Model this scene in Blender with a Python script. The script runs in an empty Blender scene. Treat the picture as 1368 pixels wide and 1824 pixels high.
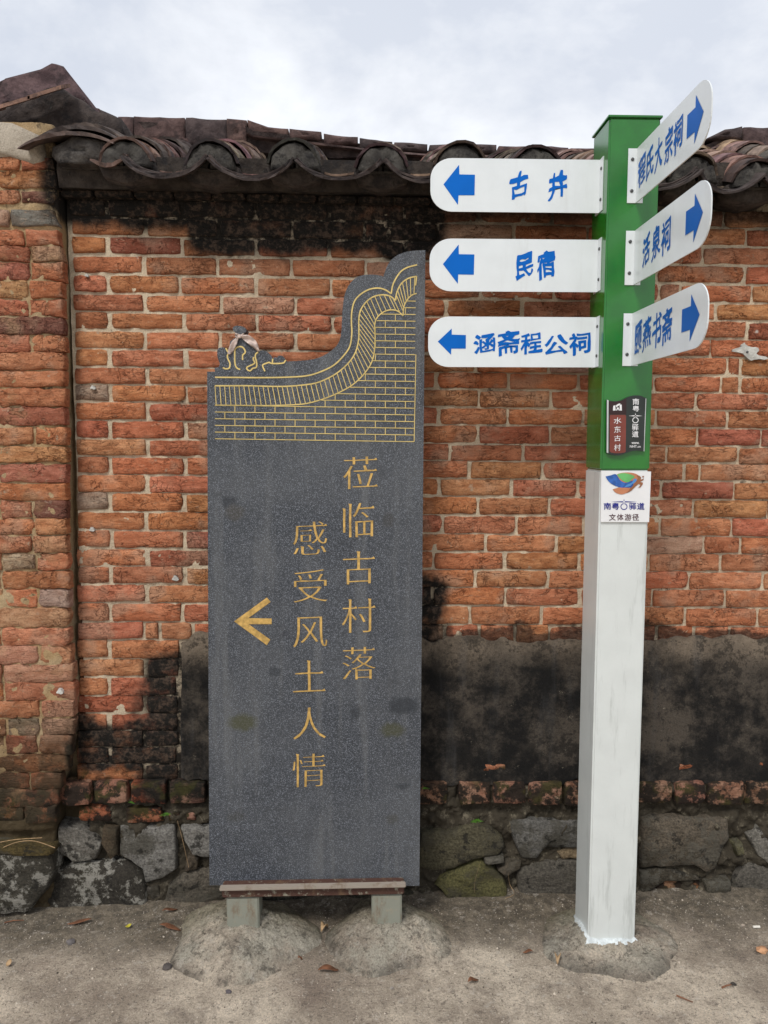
import bpy, bmesh, math, random
import numpy as np
from mathutils import Vector, Matrix
random.seed(7); rng = np.random.default_rng(7)
SC = bpy.context.scene; COL = SC.collection
R = math.radians
# ------------------------------------------------------------------ camera
YAW, PITCH, F_PX = R(1.9), R(-5.3), 1368.0
CAM = Vector((0, 0, 1.55))
fwd = Vector((math.sin(YAW)*math.cos(PITCH), math.cos(YAW)*math.cos(PITCH), math.sin(PITCH)))
rgt = Vector((math.cos(YAW), -math.sin(YAW), 0))
upv = rgt.cross(fwd)
cam = bpy.data.cameras.new('camera'); cam.sensor_fit = 'VERTICAL'; cam.sensor_height = 36; cam.lens = 27
cam.clip_start = 0.05; cam.clip_end = 500
camo = bpy.data.objects.new('camera', cam); COL.objects.link(camo)
camo.matrix_world = Matrix(((rgt.x, upv.x, -fwd.x, CAM.x), (rgt.y, upv.y, -fwd.y, CAM.y), (rgt.z, upv.z, -fwd.z, CAM.z), (0, 0, 0, 1)))
SC.camera = camo
# ------------------------------------------------------------------ sky, sun, exposure
SUN_EL, SUN_AZ = R(50), R(205)      # azimuth clockwise from +Y: behind the camera, a little to the left
w = bpy.data.worlds.new('World'); SC.world = w; w.use_nodes = True
nt = w.node_tree; nt.nodes.clear(); L = nt.links.new
tc = nt.nodes.new('ShaderNodeTexCoord')
mp = nt.nodes.new('ShaderNodeMapping'); mp.inputs['Scale'].default_value = (1, 1.0, 1.7); L(tc.outputs['Generated'], mp.inputs[0])
sky = nt.nodes.new('ShaderNodeTexSky'); sky.sky_type = 'NISHITA'; sky.sun_disc = False
sky.sun_elevation = SUN_EL; sky.sun_rotation = SUN_AZ
n1 = nt.nodes.new('ShaderNodeTexNoise'); n1.inputs['Scale'].default_value = 4.2; n1.inputs['Detail'].default_value = 9; n1.inputs['Roughness'].default_value = .58; n1.inputs['Distortion'].default_value = .15
L(mp.outputs[0], n1.inputs['Vector'])
r1 = nt.nodes.new('ShaderNodeValToRGB'); e = r1.color_ramp.elements
e[0].position = .38; e[0].color = (5.3, 5.65, 6.35, 1); e[1].position = .66; e[1].color = (7.7, 7.95, 8.4, 1)
m_ = r1.color_ramp.elements.new(.5); m_.color = (6.35, 6.6, 7.1, 1)
L(n1.outputs[0], r1.inputs[0])
n2 = nt.nodes.new('ShaderNodeTexNoise'); n2.inputs['Scale'].default_value = 1.3; n2.inputs['Detail'].default_value = 4; L(mp.outputs[0], n2.inputs['Vector'])
r2 = nt.nodes.new('ShaderNodeMapRange'); r2.inputs[1].default_value = .4; r2.inputs[2].default_value = .6; r2.inputs[3].default_value = .90; r2.inputs[4].default_value = 1.0; L(n2.outputs[0], r2.inputs[0])
mx = nt.nodes.new('ShaderNodeMix'); mx.data_type = 'RGBA'; L(r2.outputs[0], mx.inputs[0]); L(sky.outputs[0], mx.inputs[6]); L(r1.outputs[0], mx.inputs[7])
bg = nt.nodes.new('ShaderNodeBackground'); bg.inputs[1].default_value = .095; L(mx.outputs[2], bg.inputs[0])
wo = nt.nodes.new('ShaderNodeOutputWorld'); L(bg.outputs[0], wo.inputs[0])
sl = bpy.data.lights.new('sun', 'SUN'); sl.energy = 1.5; sl.angle = R(14); sl.color = (1, .965, .91)
so = bpy.data.objects.new('sun', sl); COL.objects.link(so)
sd = Vector((math.sin(SUN_AZ)*math.cos(SUN_EL), math.cos(SUN_AZ)*math.cos(SUN_EL), math.sin(SUN_EL)))
so.rotation_euler = sd.to_track_quat('Z', 'Y').to_euler(); so.location = sd*30
SC.view_settings.view_transform = 'Standard'; SC.view_settings.look = 'None'; SC.view_settings.gamma = 1
SC.view_settings.exposure = 0.52
# ------------------------------------------------------------------ measuring: a direction met with a real plane
def ray(px, py):
    return (fwd + rgt*((px-684)/F_PX) + upv*((912-py)/F_PX))
def atY(px, py, Y):
    d = ray(px, py); return CAM + d*((Y-CAM.y)/d.y)
def atX(px, py, X):
    d = ray(px, py); return CAM + d*((X-CAM.x)/d.x)
def atPl(px, py, p0, n):
    d = ray(px, py); return CAM + d*((p0-CAM).dot(n)/d.dot(n))
def pxof(p):
    v = p-CAM; z = v.dot(fwd); return 684+F_PX*v.dot(rgt)/z, 912-F_PX*v.dot(upv)/z
def interp(x, xs, ys): return float(np.interp(x, xs, ys))
YW, YL = 2.48, 2.415          # faces of the main wall and of the left wall
# ------------------------------------------------------------------ numpy value noise
_T = rng.random((64, 64, 64)).astype(np.float32)
def vnoise(p):
    i = np.floor(p).astype(int); f = p-i; f = f*f*(3-2*f)
    def g(a, b, c): return _T[(i[:, 0]+a) & 63, (i[:, 1]+b) & 63, (i[:, 2]+c) & 63]
    x, y, z = f[:, 0], f[:, 1], f[:, 2]
    return ((g(0,0,0)*(1-x)+g(1,0,0)*x)*(1-y)+(g(0,1,0)*(1-x)+g(1,1,0)*x)*y)*(1-z)+((g(0,0,1)*(1-x)+g(1,0,1)*x)*(1-y)+(g(0,1,1)*(1-x)+g(1,1,1)*x)*y)*z
def fbm(p, sc=1, oc=4, ro=.5):
    p = np.asarray(p, float).reshape(-1, 3)*sc; s = 0; a = 1; t = 0
    for k in range(oc): s = s + a*(vnoise(p*(2**k)+k*7.3)-.5); t += a; a *= ro
    return s/t*2
def nz(x, y=0, z=0, sc=1, oc=3): return float(fbm([[x+50, y+50, z+50]], sc, oc)[0])
# ------------------------------------------------------------------ object helpers
WL = {}          # world location of each parent
def tag(o, label=None, cat=None, group=None, kind=None):
    if label: o['label'] = label
    if cat: o['category'] = cat
    if group: o['group'] = group
    if kind: o['kind'] = kind
    return o
def empty(name, loc, label, cat, group=None):
    o = bpy.data.objects.new(name, None); COL.objects.link(o); o.location = loc; o.empty_display_size = .1
    WL[o] = Vector(loc); return tag(o, label, cat, group)
def meshdata(name, verts, faces, mats, smooth=False, idx=None):
    me = bpy.data.meshes.new(name); me.from_pydata([tuple(v) for v in verts], [], faces)
    for m in (mats if isinstance(mats, (list, tuple)) else [mats]): me.materials.append(m)
    if idx is not None: me.polygons.foreach_set('material_index', idx)
    if smooth: me.polygons.foreach_set('use_smooth', [True]*len(me.polygons))
    me.update(); return me
def mk(name, verts, faces, mats, parent=None, smooth=False, idx=None, origin=None, color=None):
    org = Vector(origin) if origin is not None else (WL[parent] if parent else Vector((0, 0, 0)))
    me = meshdata(name, [Vector(v)-org for v in verts], faces, mats, smooth, idx)
    return place(name, me, org, parent, color)
def place(name, me, loc, parent=None, color=None, scale=None, rot=None):
    o = bpy.data.objects.new(name, me); COL.objects.link(o)
    o.parent = parent; o.location = Vector(loc)-(WL[parent] if parent else Vector((0, 0, 0)))
    WL[o] = Vector(loc)
    if scale: o.scale = scale
    if rot: o.rotation_euler = rot
    if color: o.color = (*color, 1)
    return o
def box_vf(x0, x1, y0, y1, z0, z1):
    v = [(x, y, z) for x in (x0, x1) for y in (y0, y1) for z in (z0, z1)]
    return v, [(0,1,3,2), (4,6,7,5), (0,4,5,1), (2,3,7,6), (0,2,6,4), (1,5,7,3)]
def bevel_box(name, x0, x1, y0, y1, z0, z1, b, mat, parent, seg=2):
    v, f = box_vf(x0, x1, y0, y1, z0, z1); bm = bmesh.new()
    vs = [bm.verts.new(p) for p in v]; [bm.faces.new([vs[i] for i in q]) for q in f]
    bmesh.ops.recalc_face_normals(bm, faces=bm.faces)
    bmesh.ops.bevel(bm, geom=bm.edges[:], offset=b, segments=seg, affect='EDGES')
    bm.verts.index_update()
    o = mk(name, [q.co.copy() for q in bm.verts], [[q.index for q in fc.verts] for fc in bm.faces], mat, parent, False)
    bm.free(); return o
def tri2d(polys):
    """2D outlines -> triangulated verts, faces (holes not supported, each outline its own face)"""
    bm = bmesh.new()
    for p in polys:
        vs = [bm.verts.new((x, y, 0)) for x, y in p]; bm.faces.new(vs)
    bm.normal_update(); bmesh.ops.triangulate(bm, faces=bm.faces[:], ngon_method='EAR_CLIP')
    bm.verts.index_update(); v = [(a.co.x, a.co.y) for a in bm.verts]; f = [[a.index for a in q.verts] for q in bm.faces]
    bm.free(); return v, f
def flat(name, mat, polys, mapf, parent, idx=None, **k):
    v, f = tri2d(polys); return mk(name, [mapf(*p) for p in v], f, mat, parent)
def slab(name, outline, mapf, back, mat, parent, smooth=False):
    """outline in 2D -> solid: front face through mapf, back face displaced by vector back"""
    v, f = tri2d([outline]); n = len(v); fr = [Vector(mapf(*p)) for p in v]; bk = [p+Vector(back) for p in fr]
    faces = [list(q) for q in f]+[[n+i for i in reversed(q)] for q in f]+[[i, n+i, n+(i+1) % n, (i+1) % n] for i in range(n)]
    bm = bmesh.new(); vs = [bm.verts.new(p) for p in fr+bk]
    for q in faces: bm.faces.new([vs[i] for i in q])
    bmesh.ops.recalc_face_normals(bm, faces=bm.faces); bm.verts.index_update()
    o = mk(name, [a.co.copy() for a in bm.verts], [[a.index for a in q.verts] for q in bm.faces], mat, parent); bm.free(); return o
def catmull(pts, n=8):
    out = []; P = [pts[0]]+list(pts)+[pts[-1]]
    for i in range(1, len(P)-2):
        p0, p1, p2, p3 = [np.array(P[i+k], float) for k in (-1, 0, 1, 2)]
        for t in np.linspace(0, 1, n, endpoint=False):
            out.append(tuple(.5*((2*p1)+(-p0+p2)*t+(2*p0-5*p1+4*p2-p3)*t*t+(-p0+3*p1-3*p2+p3)*t**3)))
    out.append(tuple(pts[-1])); return out
def ribbon2d(pts, wd):
    """polyline -> list of quads in 2D"""
    P = np.array(pts, float); d = np.gradient(P, axis=0); d /= (np.linalg.norm(d, axis=1, keepdims=True)+1e-9)
    n = np.stack([-d[:, 1], d[:, 0]], 1); a = P+n*wd/2; b = P-n*wd/2
    return [tuple(x) for x in a]+[tuple(x) for x in b[::-1]], [(i, i+1, 2*len(P)-2-i, 2*len(P)-1-i) for i in range(len(P)-1)]
def strips(name, lines, wd, mat, mapf, parent):
    V = []; Fc = []
    for ln in lines:
        v, f = ribbon2d(ln, wd); o = len(V); V += v; Fc += [[i+o for i in q] for q in f]
    return mk(name, [mapf(*p) for p in V], Fc, mat, parent)
def _filled(loops):
    c2 = bpy.data.curves.new('t', 'CURVE'); c2.dimensions = '2D'; c2.fill_mode = 'FRONT'
    for lp in loops:
        sp = c2.splines.new('POLY'); sp.points.add(len(lp)-1); sp.use_cyclic_u = True
        for p, q in zip(sp.points, lp): p.co = (q[0], q[1], 0, 1)
    ob = bpy.data.objects.new('t', c2); COL.objects.link(ob)
    me = bpy.data.meshes.new_from_object(ob.evaluated_get(bpy.context.evaluated_depsgraph_get()))
    v = np.array([(a.co.x, a.co.y) for a in me.vertices]); f = [list(q.vertices) for q in me.polygons]
    bpy.data.objects.remove(ob); bpy.data.curves.remove(c2); bpy.data.meshes.remove(me); return v, f
def glyph(ch, bbox, thin=0, sy=1.0, warp=0, shear=0, seed=0, thx=0, thy=0, serif=False):
    """one character fitted to bbox (x0, y0, x1, y1), y down; thin>0 thickens the strokes, thx/thy trim uprights/level strokes"""
    cu = bpy.data.curves.new('t', 'FONT'); cu.body = ch; cu.resolution_u = 3
    ob = bpy.data.objects.new('t', cu); COL.objects.link(ob)
    c2 = ob.to_curve(bpy.context.evaluated_depsgraph_get(), apply_modifiers=False); loops = []
    for s_ in c2.splines:
        bp = s_.bezier_points; n = len(bp); lp = []
        for i in range(n):
            a, b = bp[i], bp[(i+1) % n]; p0, p1, p2, p3 = [np.array(q[:2]) for q in (a.co, a.handle_right, b.handle_left, b.co)]
            k = 1 if abs(np.cross(p1-p0, p3-p0))+abs(np.cross(p2-p0, p3-p0)) < 1e-4 else 5
            if k == 1: k = max(1, int(np.linalg.norm(p3-p0)/.16))
            for t in np.arange(k)/k: lp.append(p0*(1-t)**3+3*p1*t*(1-t)**2+3*p2*t*t*(1-t)+p3*t**3)
        lp = [q for j, q in enumerate(lp) if np.linalg.norm(q-lp[j-1]) > 1e-4]
        if len(lp) > 2: loops.append(np.array(lp))
    ob.to_curve_clear(); bpy.data.objects.remove(ob); bpy.data.curves.remove(cu)
    if thx or thy:
        nl = []
        for lp in loops:
            d1 = lp-np.roll(lp, 1, 0); d2 = np.roll(lp, -1, 0)-lp
            d1 /= np.linalg.norm(d1, axis=1, keepdims=True); d2 /= np.linalg.norm(d2, axis=1, keepdims=True)
            n1 = np.c_[-d1[:, 1], d1[:, 0]]; n2 = np.c_[-d2[:, 1], d2[:, 0]]; m = n1+n2; m /= np.maximum(.35, (m*m).sum(1, keepdims=True)/2)
            nl.append(lp+m*np.array([thx, thy])*ORI)
        loops = nl
    v, f = _filled(loops)
    if thin:
        V = [tuple(q) for q in v]; F2 = [list(q) for q in f]; LV.clear(); LV.extend([0]*len(V)); lev = 0
        rad = lambda q: thin*(1+BRUSH*nz(q[0]*3.1, q[1]*3.1, seed, 1, 2))
        for lp in loops:
            n = len(lp)
            for i in range(n):
                a, b = lp[i], lp[(i+1) % n]; d = b-a; L_ = np.linalg.norm(d)+1e-9; an = math.atan2(d[1], d[0]); ra, rb_ = rad(a), rad(b); lev += 1
                o = len(V); V += [tuple(a+ra*np.array([math.cos(an+math.pi/2+k*math.pi/4), math.sin(an+math.pi/2+k*math.pi/4)])) for k in range(5)]+[tuple(b+rb_*np.array([math.cos(an-math.pi/2+k*math.pi/4), math.sin(an-math.pi/2+k*math.pi/4)])) for k in range(5)]
                F2.append(list(range(o, o+10))); LV.extend([lev]*10)
        v = np.array(V); f = F2
    if serif:
        V = [tuple(q) for q in v]; F2 = [list(q) for q in f]; LV.clear(); LV.extend([0]*len(V)); lev = 0
        for lp in loops:
            n = len(lp)
            for i in range(n):
                pa, a, b, nb = lp[i-1], lp[i], lp[(i+1) % n], lp[(i+2) % n]; d = b-a; e1, e2 = a-pa, nb-b
                if abs(d[0]) < .25*abs(d[1]) and abs(d[1]) < .10 and e1@e2 < 0 and np.linalg.norm(e1) > .09 and np.linalg.norm(e2) > .09 and a[0] > pa[0]+.05 and b[0] > nb[0]+.05:
                    x = max(a[0], b[0]); y0_, y1_ = min(a[1], b[1]), max(a[1], b[1]); P_ = [(x-.085, y1_-.003), (x-.022, y1_+.034), (x+.012, y0_+.004), (x, y0_)]
                elif abs(d[1]) < .25*abs(d[0]) and abs(d[0]) < .10 and e1@e2 < 0 and np.linalg.norm(e1) > .09 and np.linalg.norm(e2) > .09 and a[1] > pa[1]+.05 and b[1] > nb[1]+.05:
                    y = max(a[1], b[1]); x0_, x1_ = min(a[0], b[0]), max(a[0], b[0]); P_ = [(x0_+.002, y-.05), (x0_-.020, y+.012), (x1_, y), (x1_+.010, y-.022)]
                else: continue
                lev += 1; o = len(V); V += P_; F2.append([o, o+1, o+2, o+3]); LV.extend([lev]*4)
        v = np.array(V); f = F2
    if warp:
        q = np.c_[v*2.2, np.full(len(v), seed*3.1)]; q2 = np.c_[v*7, np.full(len(v), seed*3.1+9)]
        v = v+warp*np.c_[fbm(q, 1, 2), fbm(q+20, 1, 2)]+warp*.45*np.c_[fbm(q2, 1, 1), fbm(q2+20, 1, 1)]
    v[:, 1] += shear*v[:, 0]
    lo, hi = v.min(0), v.max(0); x0, y0, x1, y1 = bbox
    v = (v-lo)/(hi-lo); v = np.c_[x0+v[:, 0]*(x1-x0), y1-v[:, 1]*(y1-y0)]
    return [tuple(p) for p in v], f
ORI = 1; BRUSH = 1.25; LV = []
def chars(name, items, mat, mapf, parent, nd=(0, -1, 0), **k):
    out = []
    for i, (ch, bb) in enumerate(items):
        LV.clear(); v, f = glyph(ch, bb, seed=i+1, **k); lv = LV or [0]*len(v); out.append(mk(name, [Vector(mapf(*p))+Vector(nd)*l*3.5e-6 for p, l in zip(v, lv)], f, mat, parent))
    return out
# ------------------------------------------------------------------ materials
class Mt:
    def __init__(s, name, rough=.9, spec=.3):
        s.m = bpy.data.materials.new(name); s.m.use_nodes = True; s.t = s.m.node_tree
        s.b = s.t.nodes['Principled BSDF']; s.b.inputs['Roughness'].default_value = rough
        s.b.inputs['Specular IOR Level'].default_value = spec
        s.pos = s.n('ShaderNodeNewGeometry').outputs['Position']; s._h = None
    def n(s, t): return s.t.nodes.new(t)
    def put(s, sock, v):
        if isinstance(v, bpy.types.NodeSocket): s.t.links.new(v, sock)
        else:
            if isinstance(v, tuple) and len(v) == 3 and sock.type == 'RGBA': v = (*v, 1)
            sock.default_value = v
    def objpos(s): return s.n('ShaderNodeTexCoord').outputs['Object']
    def objcol(s): return s.n('ShaderNodeObjectInfo').outputs['Color']
    def objrand(s): return s.n('ShaderNodeObjectInfo').outputs['Random']
    def sc(s, v, scale, off=(0, 0, 0)):
        m = s.n('ShaderNodeMapping'); s.put(m.inputs[0], v); m.inputs['Scale'].default_value = scale
        s.put(m.inputs['Location'], off); return m.outputs[0]
    def noise(s, v, scale, det=4, ro=.55, dist=0):
        q = s.n('ShaderNodeTexNoise'); s.put(q.inputs['Vector'], v); q.inputs['Scale'].default_value = scale
        q.inputs['Detail'].default_value = det; q.inputs['Roughness'].default_value = ro; q.inputs['Distortion'].default_value = dist
        return q.outputs[0]
    def vor(s, v, scale, feat='F1', out='Distance'):
        q = s.n('ShaderNodeTexVoronoi'); q.feature = feat; s.put(q.inputs['Vector'], v); q.inputs['Scale'].default_value = scale; return q.outputs[out]
    def rg(s, v, a, b, c=0., d=1., smooth=True):
        q = s.n('ShaderNodeMapRange'); q.interpolation_type = 'SMOOTHSTEP' if smooth else 'LINEAR'
        s.put(q.inputs[0], v)
        for i, x in enumerate((a, b, c, d)): s.put(q.inputs[i+1], x)
        return q.outputs[0]
    def ma(s, op, a, b=0., c=0.):
        q = s.n('ShaderNodeMath'); q.operation = op; s.put(q.inputs[0], a); s.put(q.inputs[1], b)
        if op in ('MULTIPLY_ADD',): s.put(q.inputs[2], c)
        return q.outputs[0]
    def mix(s, f, a, b, mode='MIX'):
        q = s.n('ShaderNodeMix'); q.data_type = 'RGBA'; q.blend_type = mode; q.clamp_factor = True
        s.put(q.inputs[0], f); s.put(q.inputs[6], a); s.put(q.inputs[7], b); return q.outputs[2]
    def xyz(s, v):
        q = s.n('ShaderNodeSeparateXYZ'); s.put(q.inputs[0], v); return q.outputs
    def bump(s, h, dist, strength=1.):
        q = s.n('ShaderNodeBump'); q.inputs['Distance'].default_value = dist; q.inputs['Strength'].default_value = strength
        s.put(q.inputs['Height'], h)
        if s._h is not None: s.put(q.inputs['Normal'], s._h)
        s._h = q.outputs[0]; s.put(s.b.inputs['Normal'], s._h)
    def col(s, c): s.put(s.b.inputs['Base Color'], c); return s.m
    def stain(s, x0, y0, x1, y1, soft, amp, nscale=6, Y=YW):
        """irregular mask, round a rectangle on the wall (given by pixel corners of the photograph)"""
        a = atY(x0, y0, Y); b = atY(x1, y1, Y); X, _, Z = s.xyz(s.pos)
        n_ = s.ma('MULTIPLY', s.ma('SUBTRACT', s.noise(s.pos, nscale, 6, .6), .5), amp*2)
        n2_ = s.ma('MULTIPLY', s.ma('SUBTRACT', s.noise(s.sc(s.pos, (1, 1, 1), (5, 3, 1)), nscale, 6, .6), .5), amp*2)
        Xn = s.ma('ADD', X, n_); Zn = s.ma('ADD', Z, n2_)
        m = s.rg(Xn, a.x-soft, a.x+soft); m = s.ma('MULTIPLY', m, s.rg(Xn, b.x-soft, b.x+soft, 1., 0.))
        m = s.ma('MULTIPLY', m, s.rg(Zn, b.z-soft, b.z+soft)); return s.ma('MULTIPLY', m, s.rg(Zn, a.z-soft, a.z+soft, 1., 0.))
def mx_(s, *ms):
    o = ms[0]
    for q in ms[1:]: o = s.ma('MAXIMUM', o, q)
    return o
def wall_stains(s):
    top = s.stain(90, 250, 800, 412, .025, .07, 5); top2 = s.stain(330, 300, 790, 458, .02, .06, 7)
    top3 = s.ma('MULTIPLY', s.stain(640, 290, 1500, 405, .03, .06, 5), .86); top4 = s.stain(620, 300, 800, 440, .02, .06, 7)
    low = s.stain(255, 1165, 380, 1420, .04, .16, 5); low2 = s.stain(135, 1285, 380, 1375, .02, .09, 8)
    edge = s.ma('MULTIPLY', s.stain(740, 1118, 1700, 1165, .012, .12, 8), .8); base = s.stain(-400, 1392, 1900, 1800, .03, .10, 7)
    side = s.stain(740, 1030, 790, 1160, .02, .08, 8)
    return mx_(s, top, top2, top3, top4, low, low2, edge, side), base
def brick_mat(name, left=False, island=False):
    s = Mt(name, .93, .2); p = s.pos
    if island:
        rr = s.n('ShaderNodeNewGeometry').outputs['Random Per Island']
        q = s.n('ShaderNodeValToRGB'); s.put(q.inputs[0], rr); q.color_ramp.elements[0].color = (.38, .13, .07, 1); q.color_ramp.elements[1].color = (.52, .215, .105, 1); base = q.outputs[0]
    else: base = s.objcol()
    wv = s.sc(p, (1, 1, 2.6))
    a = s.noise(wv, 16, 6, .62, .6); b = s.noise(p, 7, 3); fine = s.noise(p, 260, 3, .6); st = s.noise(s.sc(p, (1, 1, 5)), 30, 5, .65, 1.2)
    c = s.mix(s.rg(a, .35, .68), s.mix(1., base, (.76, .68, .64), 'MULTIPLY'), s.mix(1., base, (1.14, 1.20, 1.24), 'MULTIPLY'))
    c = s.mix(s.ma('MULTIPLY', s.rg(b, .54, .66), .5), c, (.44, .28, .19))
    c = s.mix(s.ma('MULTIPLY', s.rg(st, .60, .70), .6), c, s.mix(1., c, (.42, .34, .32), 'MULTIPLY'))
    c = s.mix(s.rg(fine, .3, .7, .82, 1.12), (0, 0, 0), c, 'MIX') if False else s.mix(.35, c, s.mix(1., c, s.n_gray(fine), 'MULTIPLY'))
    # mortar smeared over the face and pale lime bloom
    sm = s.noise(p, 24, 7, .68); c = s.mix(s.ma('MULTIPLY', s.rg(sm, .63, .70), .75), c, (.42, .33, .235))
    pit = s.noise(p, 85, 6, .78); c = s.mix(s.ma('MULTIPLY', s.rg(pit, .575, .64), .55), c, s.mix(1., c, (.35, .28, .26), 'MULTIPLY'))
    pal_ = s.noise(s.sc(p, (1, 1, 2), (3, 1, 2)), 42, 6, .72); c = s.mix(s.ma('MULTIPLY', s.rg(pal_, .56, .66), .45), c, (.50, .33, .22))
    # creases and cracks of the broken faces
    def crease(vec, sc_, wd_, mk_, lo_, hi_):
        n_ = s.noise(vec, sc_, 3, .55, .8); return s.ma('MULTIPLY', s.rg(s.ma('ABSOLUTE', s.ma('SUBTRACT', n_, .5)), 0., wd_, 1., 0.), s.rg(s.noise(s.sc(p, (1, 1, 1), (mk_, 2, 5)), 9, 3), lo_, hi_))
    k1 = crease(s.sc(p, (1, 1, 2.4)), 15, .020, 1, .50, .58); k2 = crease(s.sc(p, (1.6, 1.6, 1), (4, 4, 4)), 22, .018, 7, .53, .60); k3 = crease(s.sc(p, (1, 1, 3), (9, 4, 4)), 30, .03, 3, .48, .58)
    ck = s.ma('MAXIMUM', s.ma('MAXIMUM', k1, k2), s.ma('MULTIPLY', k3, .6))
    c = s.mix(s.ma('MULTIPLY', ck, .72), c, s.mix(1., c, (.22, .16, .13), 'MULTIPLY'))
    g, bs = wall_stains(s)
    gn = s.rg(s.noise(p, 38, 6, .7), .30, .50)
    blk = s.mix(s.rg(s.noise(p, 60, 5, .7), .45, .65), (.015, .013, .011), (.085, .058, .042))
    c = s.mix(s.ma('MULTIPLY', g, s.rg(s.noise(p, 14, 6, .65), .25, .48, .74, 1.)), c, blk)
    bm_ = s.rg(s.noise(p, 20, 7, .7), .48, .58, .96, .20)
    moss = s.mix(s.rg(s.noise(p, 11, 3), .5, .62), (.016, .014, .011), (.045, .042, .014))
    c = s.mix(s.ma('MULTIPLY', bs, bm_), c, moss)
    if left:
        mud = s.rg(s.xyz(p)[2], .32, .85, 1., 0.); c = s.mix(s.ma('MULTIPLY', s.rg(s.noise(p, 9, 6, .65), .54, .68), .4), c, (.36, .22, .115))
        c = s.mix(s.ma('MULTIPLY', mud, s.rg(s.noise(p, 13, 6, .7), .42, .58, .15, 1.)), c, (.05, .038, .022))
    wh = s.rg(s.vor(s.mixv(p, 40, .01), 3.3), .012, .03, 1., 0.)
    c = s.mix(s.ma('MULTIPLY', wh, .9), c, (.62, .58, .52))
    s.bump(a, .007, 1); s.bump(st, .004, 1); s.bump(s.noise(p, 60, 7, .75), .005, 1); s.bump(pit, .002, .8); s.bump(s.ma('SUBTRACT', 1., ck), .004, .8)
    return s.col(c)
def _n_gray(s, v):
    q = s.n('ShaderNodeCombineXYZ'); x = s.rg(v, .25, .75, .55, 1.45)
    for i in range(3): s.put(q.inputs[i], x)
    return q.outputs[0]
def _mixv(s, v, scale, amt):
    q = s.n('ShaderNodeTexNoise'); s.put(q.inputs['Vector'], v); q.inputs['Scale'].default_value = scale
    a = s.n('ShaderNodeVectorMath'); a.operation = 'MULTIPLY_ADD'; s.put(a.inputs[0], q.outputs[1]); a.inputs[1].default_value = (amt,)*3; s.put(a.inputs[2], v)
    return a.outputs[0]
Mt.n_gray = _n_gray; Mt.mixv = _mixv
M = {}
M['brick'] = brick_mat('weathered_red_brick'); M['brick_left'] = brick_mat('muddy_red_brick', True); M['brick_far'] = brick_mat('weathered_red_brick_joined', island=True)
def mortar_mat(name, c0, c1, left=False):
    s = Mt(name, .97, .15); p = s.pos
    c = s.mix(s.rg(s.noise(p, 9, 5, .6), .35, .65), c0, c1); c = s.mix(.45, c, s.mix(1., c, s.n_gray(s.noise(p, 300, 3, .7)), 'MULTIPLY'))
    dk = s.ma('MULTIPLY', s.rg(s.noise(p, 26, 6, .7), .57, .66), s.rg(s.noise(p, 3.2, 2), .45, .6, .15, .85)); c = s.mix(dk, c, (.055, .045, .035))
    g, bs = wall_stains(s)
    c = s.mix(s.ma('MULTIPLY', g, s.rg(s.noise(p, 18, 6, .7), .50, .66, 1., .35)), c, (.02, .017, .014))
    c = s.mix(s.ma('MULTIPLY', bs, .93), c, s.mix(s.rg(s.noise(p, 30, 7, .78), .52, .68), (.016, .014, .010), (.16, .14, .10)))
    if left:
        mud = s.rg(s.xyz(p)[2], .25, .8, 1., 0.); c = s.mix(s.ma('MULTIPLY', mud, .8), c, (.075, .055, .03))
    s.bump(s.noise(p, 55, 6, .7), .007, 1); s.bump(s.noise(p, 250, 3, .7), .0022, 1)
    return s.col(c)
M['mortar'] = mortar_mat('lime_mortar', (.62, .51, .365), (.50, .41, .295)); M['mortar_left'] = mortar_mat('mud_mortar', (.38, .26, .135), (.44, .33, .20), True)
M['mortar_top'] = mortar_mat('pale_cracked_render', (.46, .40, .32), (.33, .28, .22))
def plaster_mat():
    s = Mt('stained_cement_render', .9, .25); p = s.pos; Z = s.xyz(p)[2]
    zt = atY(900, 1140, YW).z
    base = s.mix(s.rg(s.noise(p, 4.5, 8, .72), .42, .60), (.009, .0085, .008), (.080, .066, .052))
    top = s.rg(s.ma('ADD', Z, s.ma('MULTIPLY', s.ma('SUBTRACT', s.noise(p, 4, 5, .6), .5), .22)), zt-.12, zt+.01)
    c = s.mix(s.ma('MULTIPLY', top, s.rg(s.noise(p, 8, 6, .7), .35, .6, .45, .95)), base, (.24, .19, .14))
    c = s.mix(s.rg(s.ma('ADD', s.noise(p, 16, 8, .76), s.rg(Z, zt-.45, zt-.2, .06, 0.)), .50, .60, 0, .7), c, (.0085, .008, .0075)); c = s.mix(s.rg(s.noise(p, 70, 6, .75), .50, .68, 0, .6), c, (.008, .0075, .007))
    strk = s.noise(s.sc(p, (6, 1, .7)), 3, 5, .6); c = s.mix(s.rg(strk, .55, .75, 0, .35), c, (.075, .073, .072))
    c = s.mix(s.ma('MULTIPLY', s.rg(s.noise(p, 34, 7, .82), .63, .68), .75), c, (.28, .25, .19))
    c = s.mix(.5, c, s.mix(1., c, s.n_gray(s.noise(p, 180, 5, .8)), 'MULTIPLY')); s.bump(s.noise(p, 22, 8, .76), .010, 1); s.bump(s.noise(p, 160, 5, .75), .003, 1)
    return s.col(c)
M['plaster'] = plaster_mat()
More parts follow.
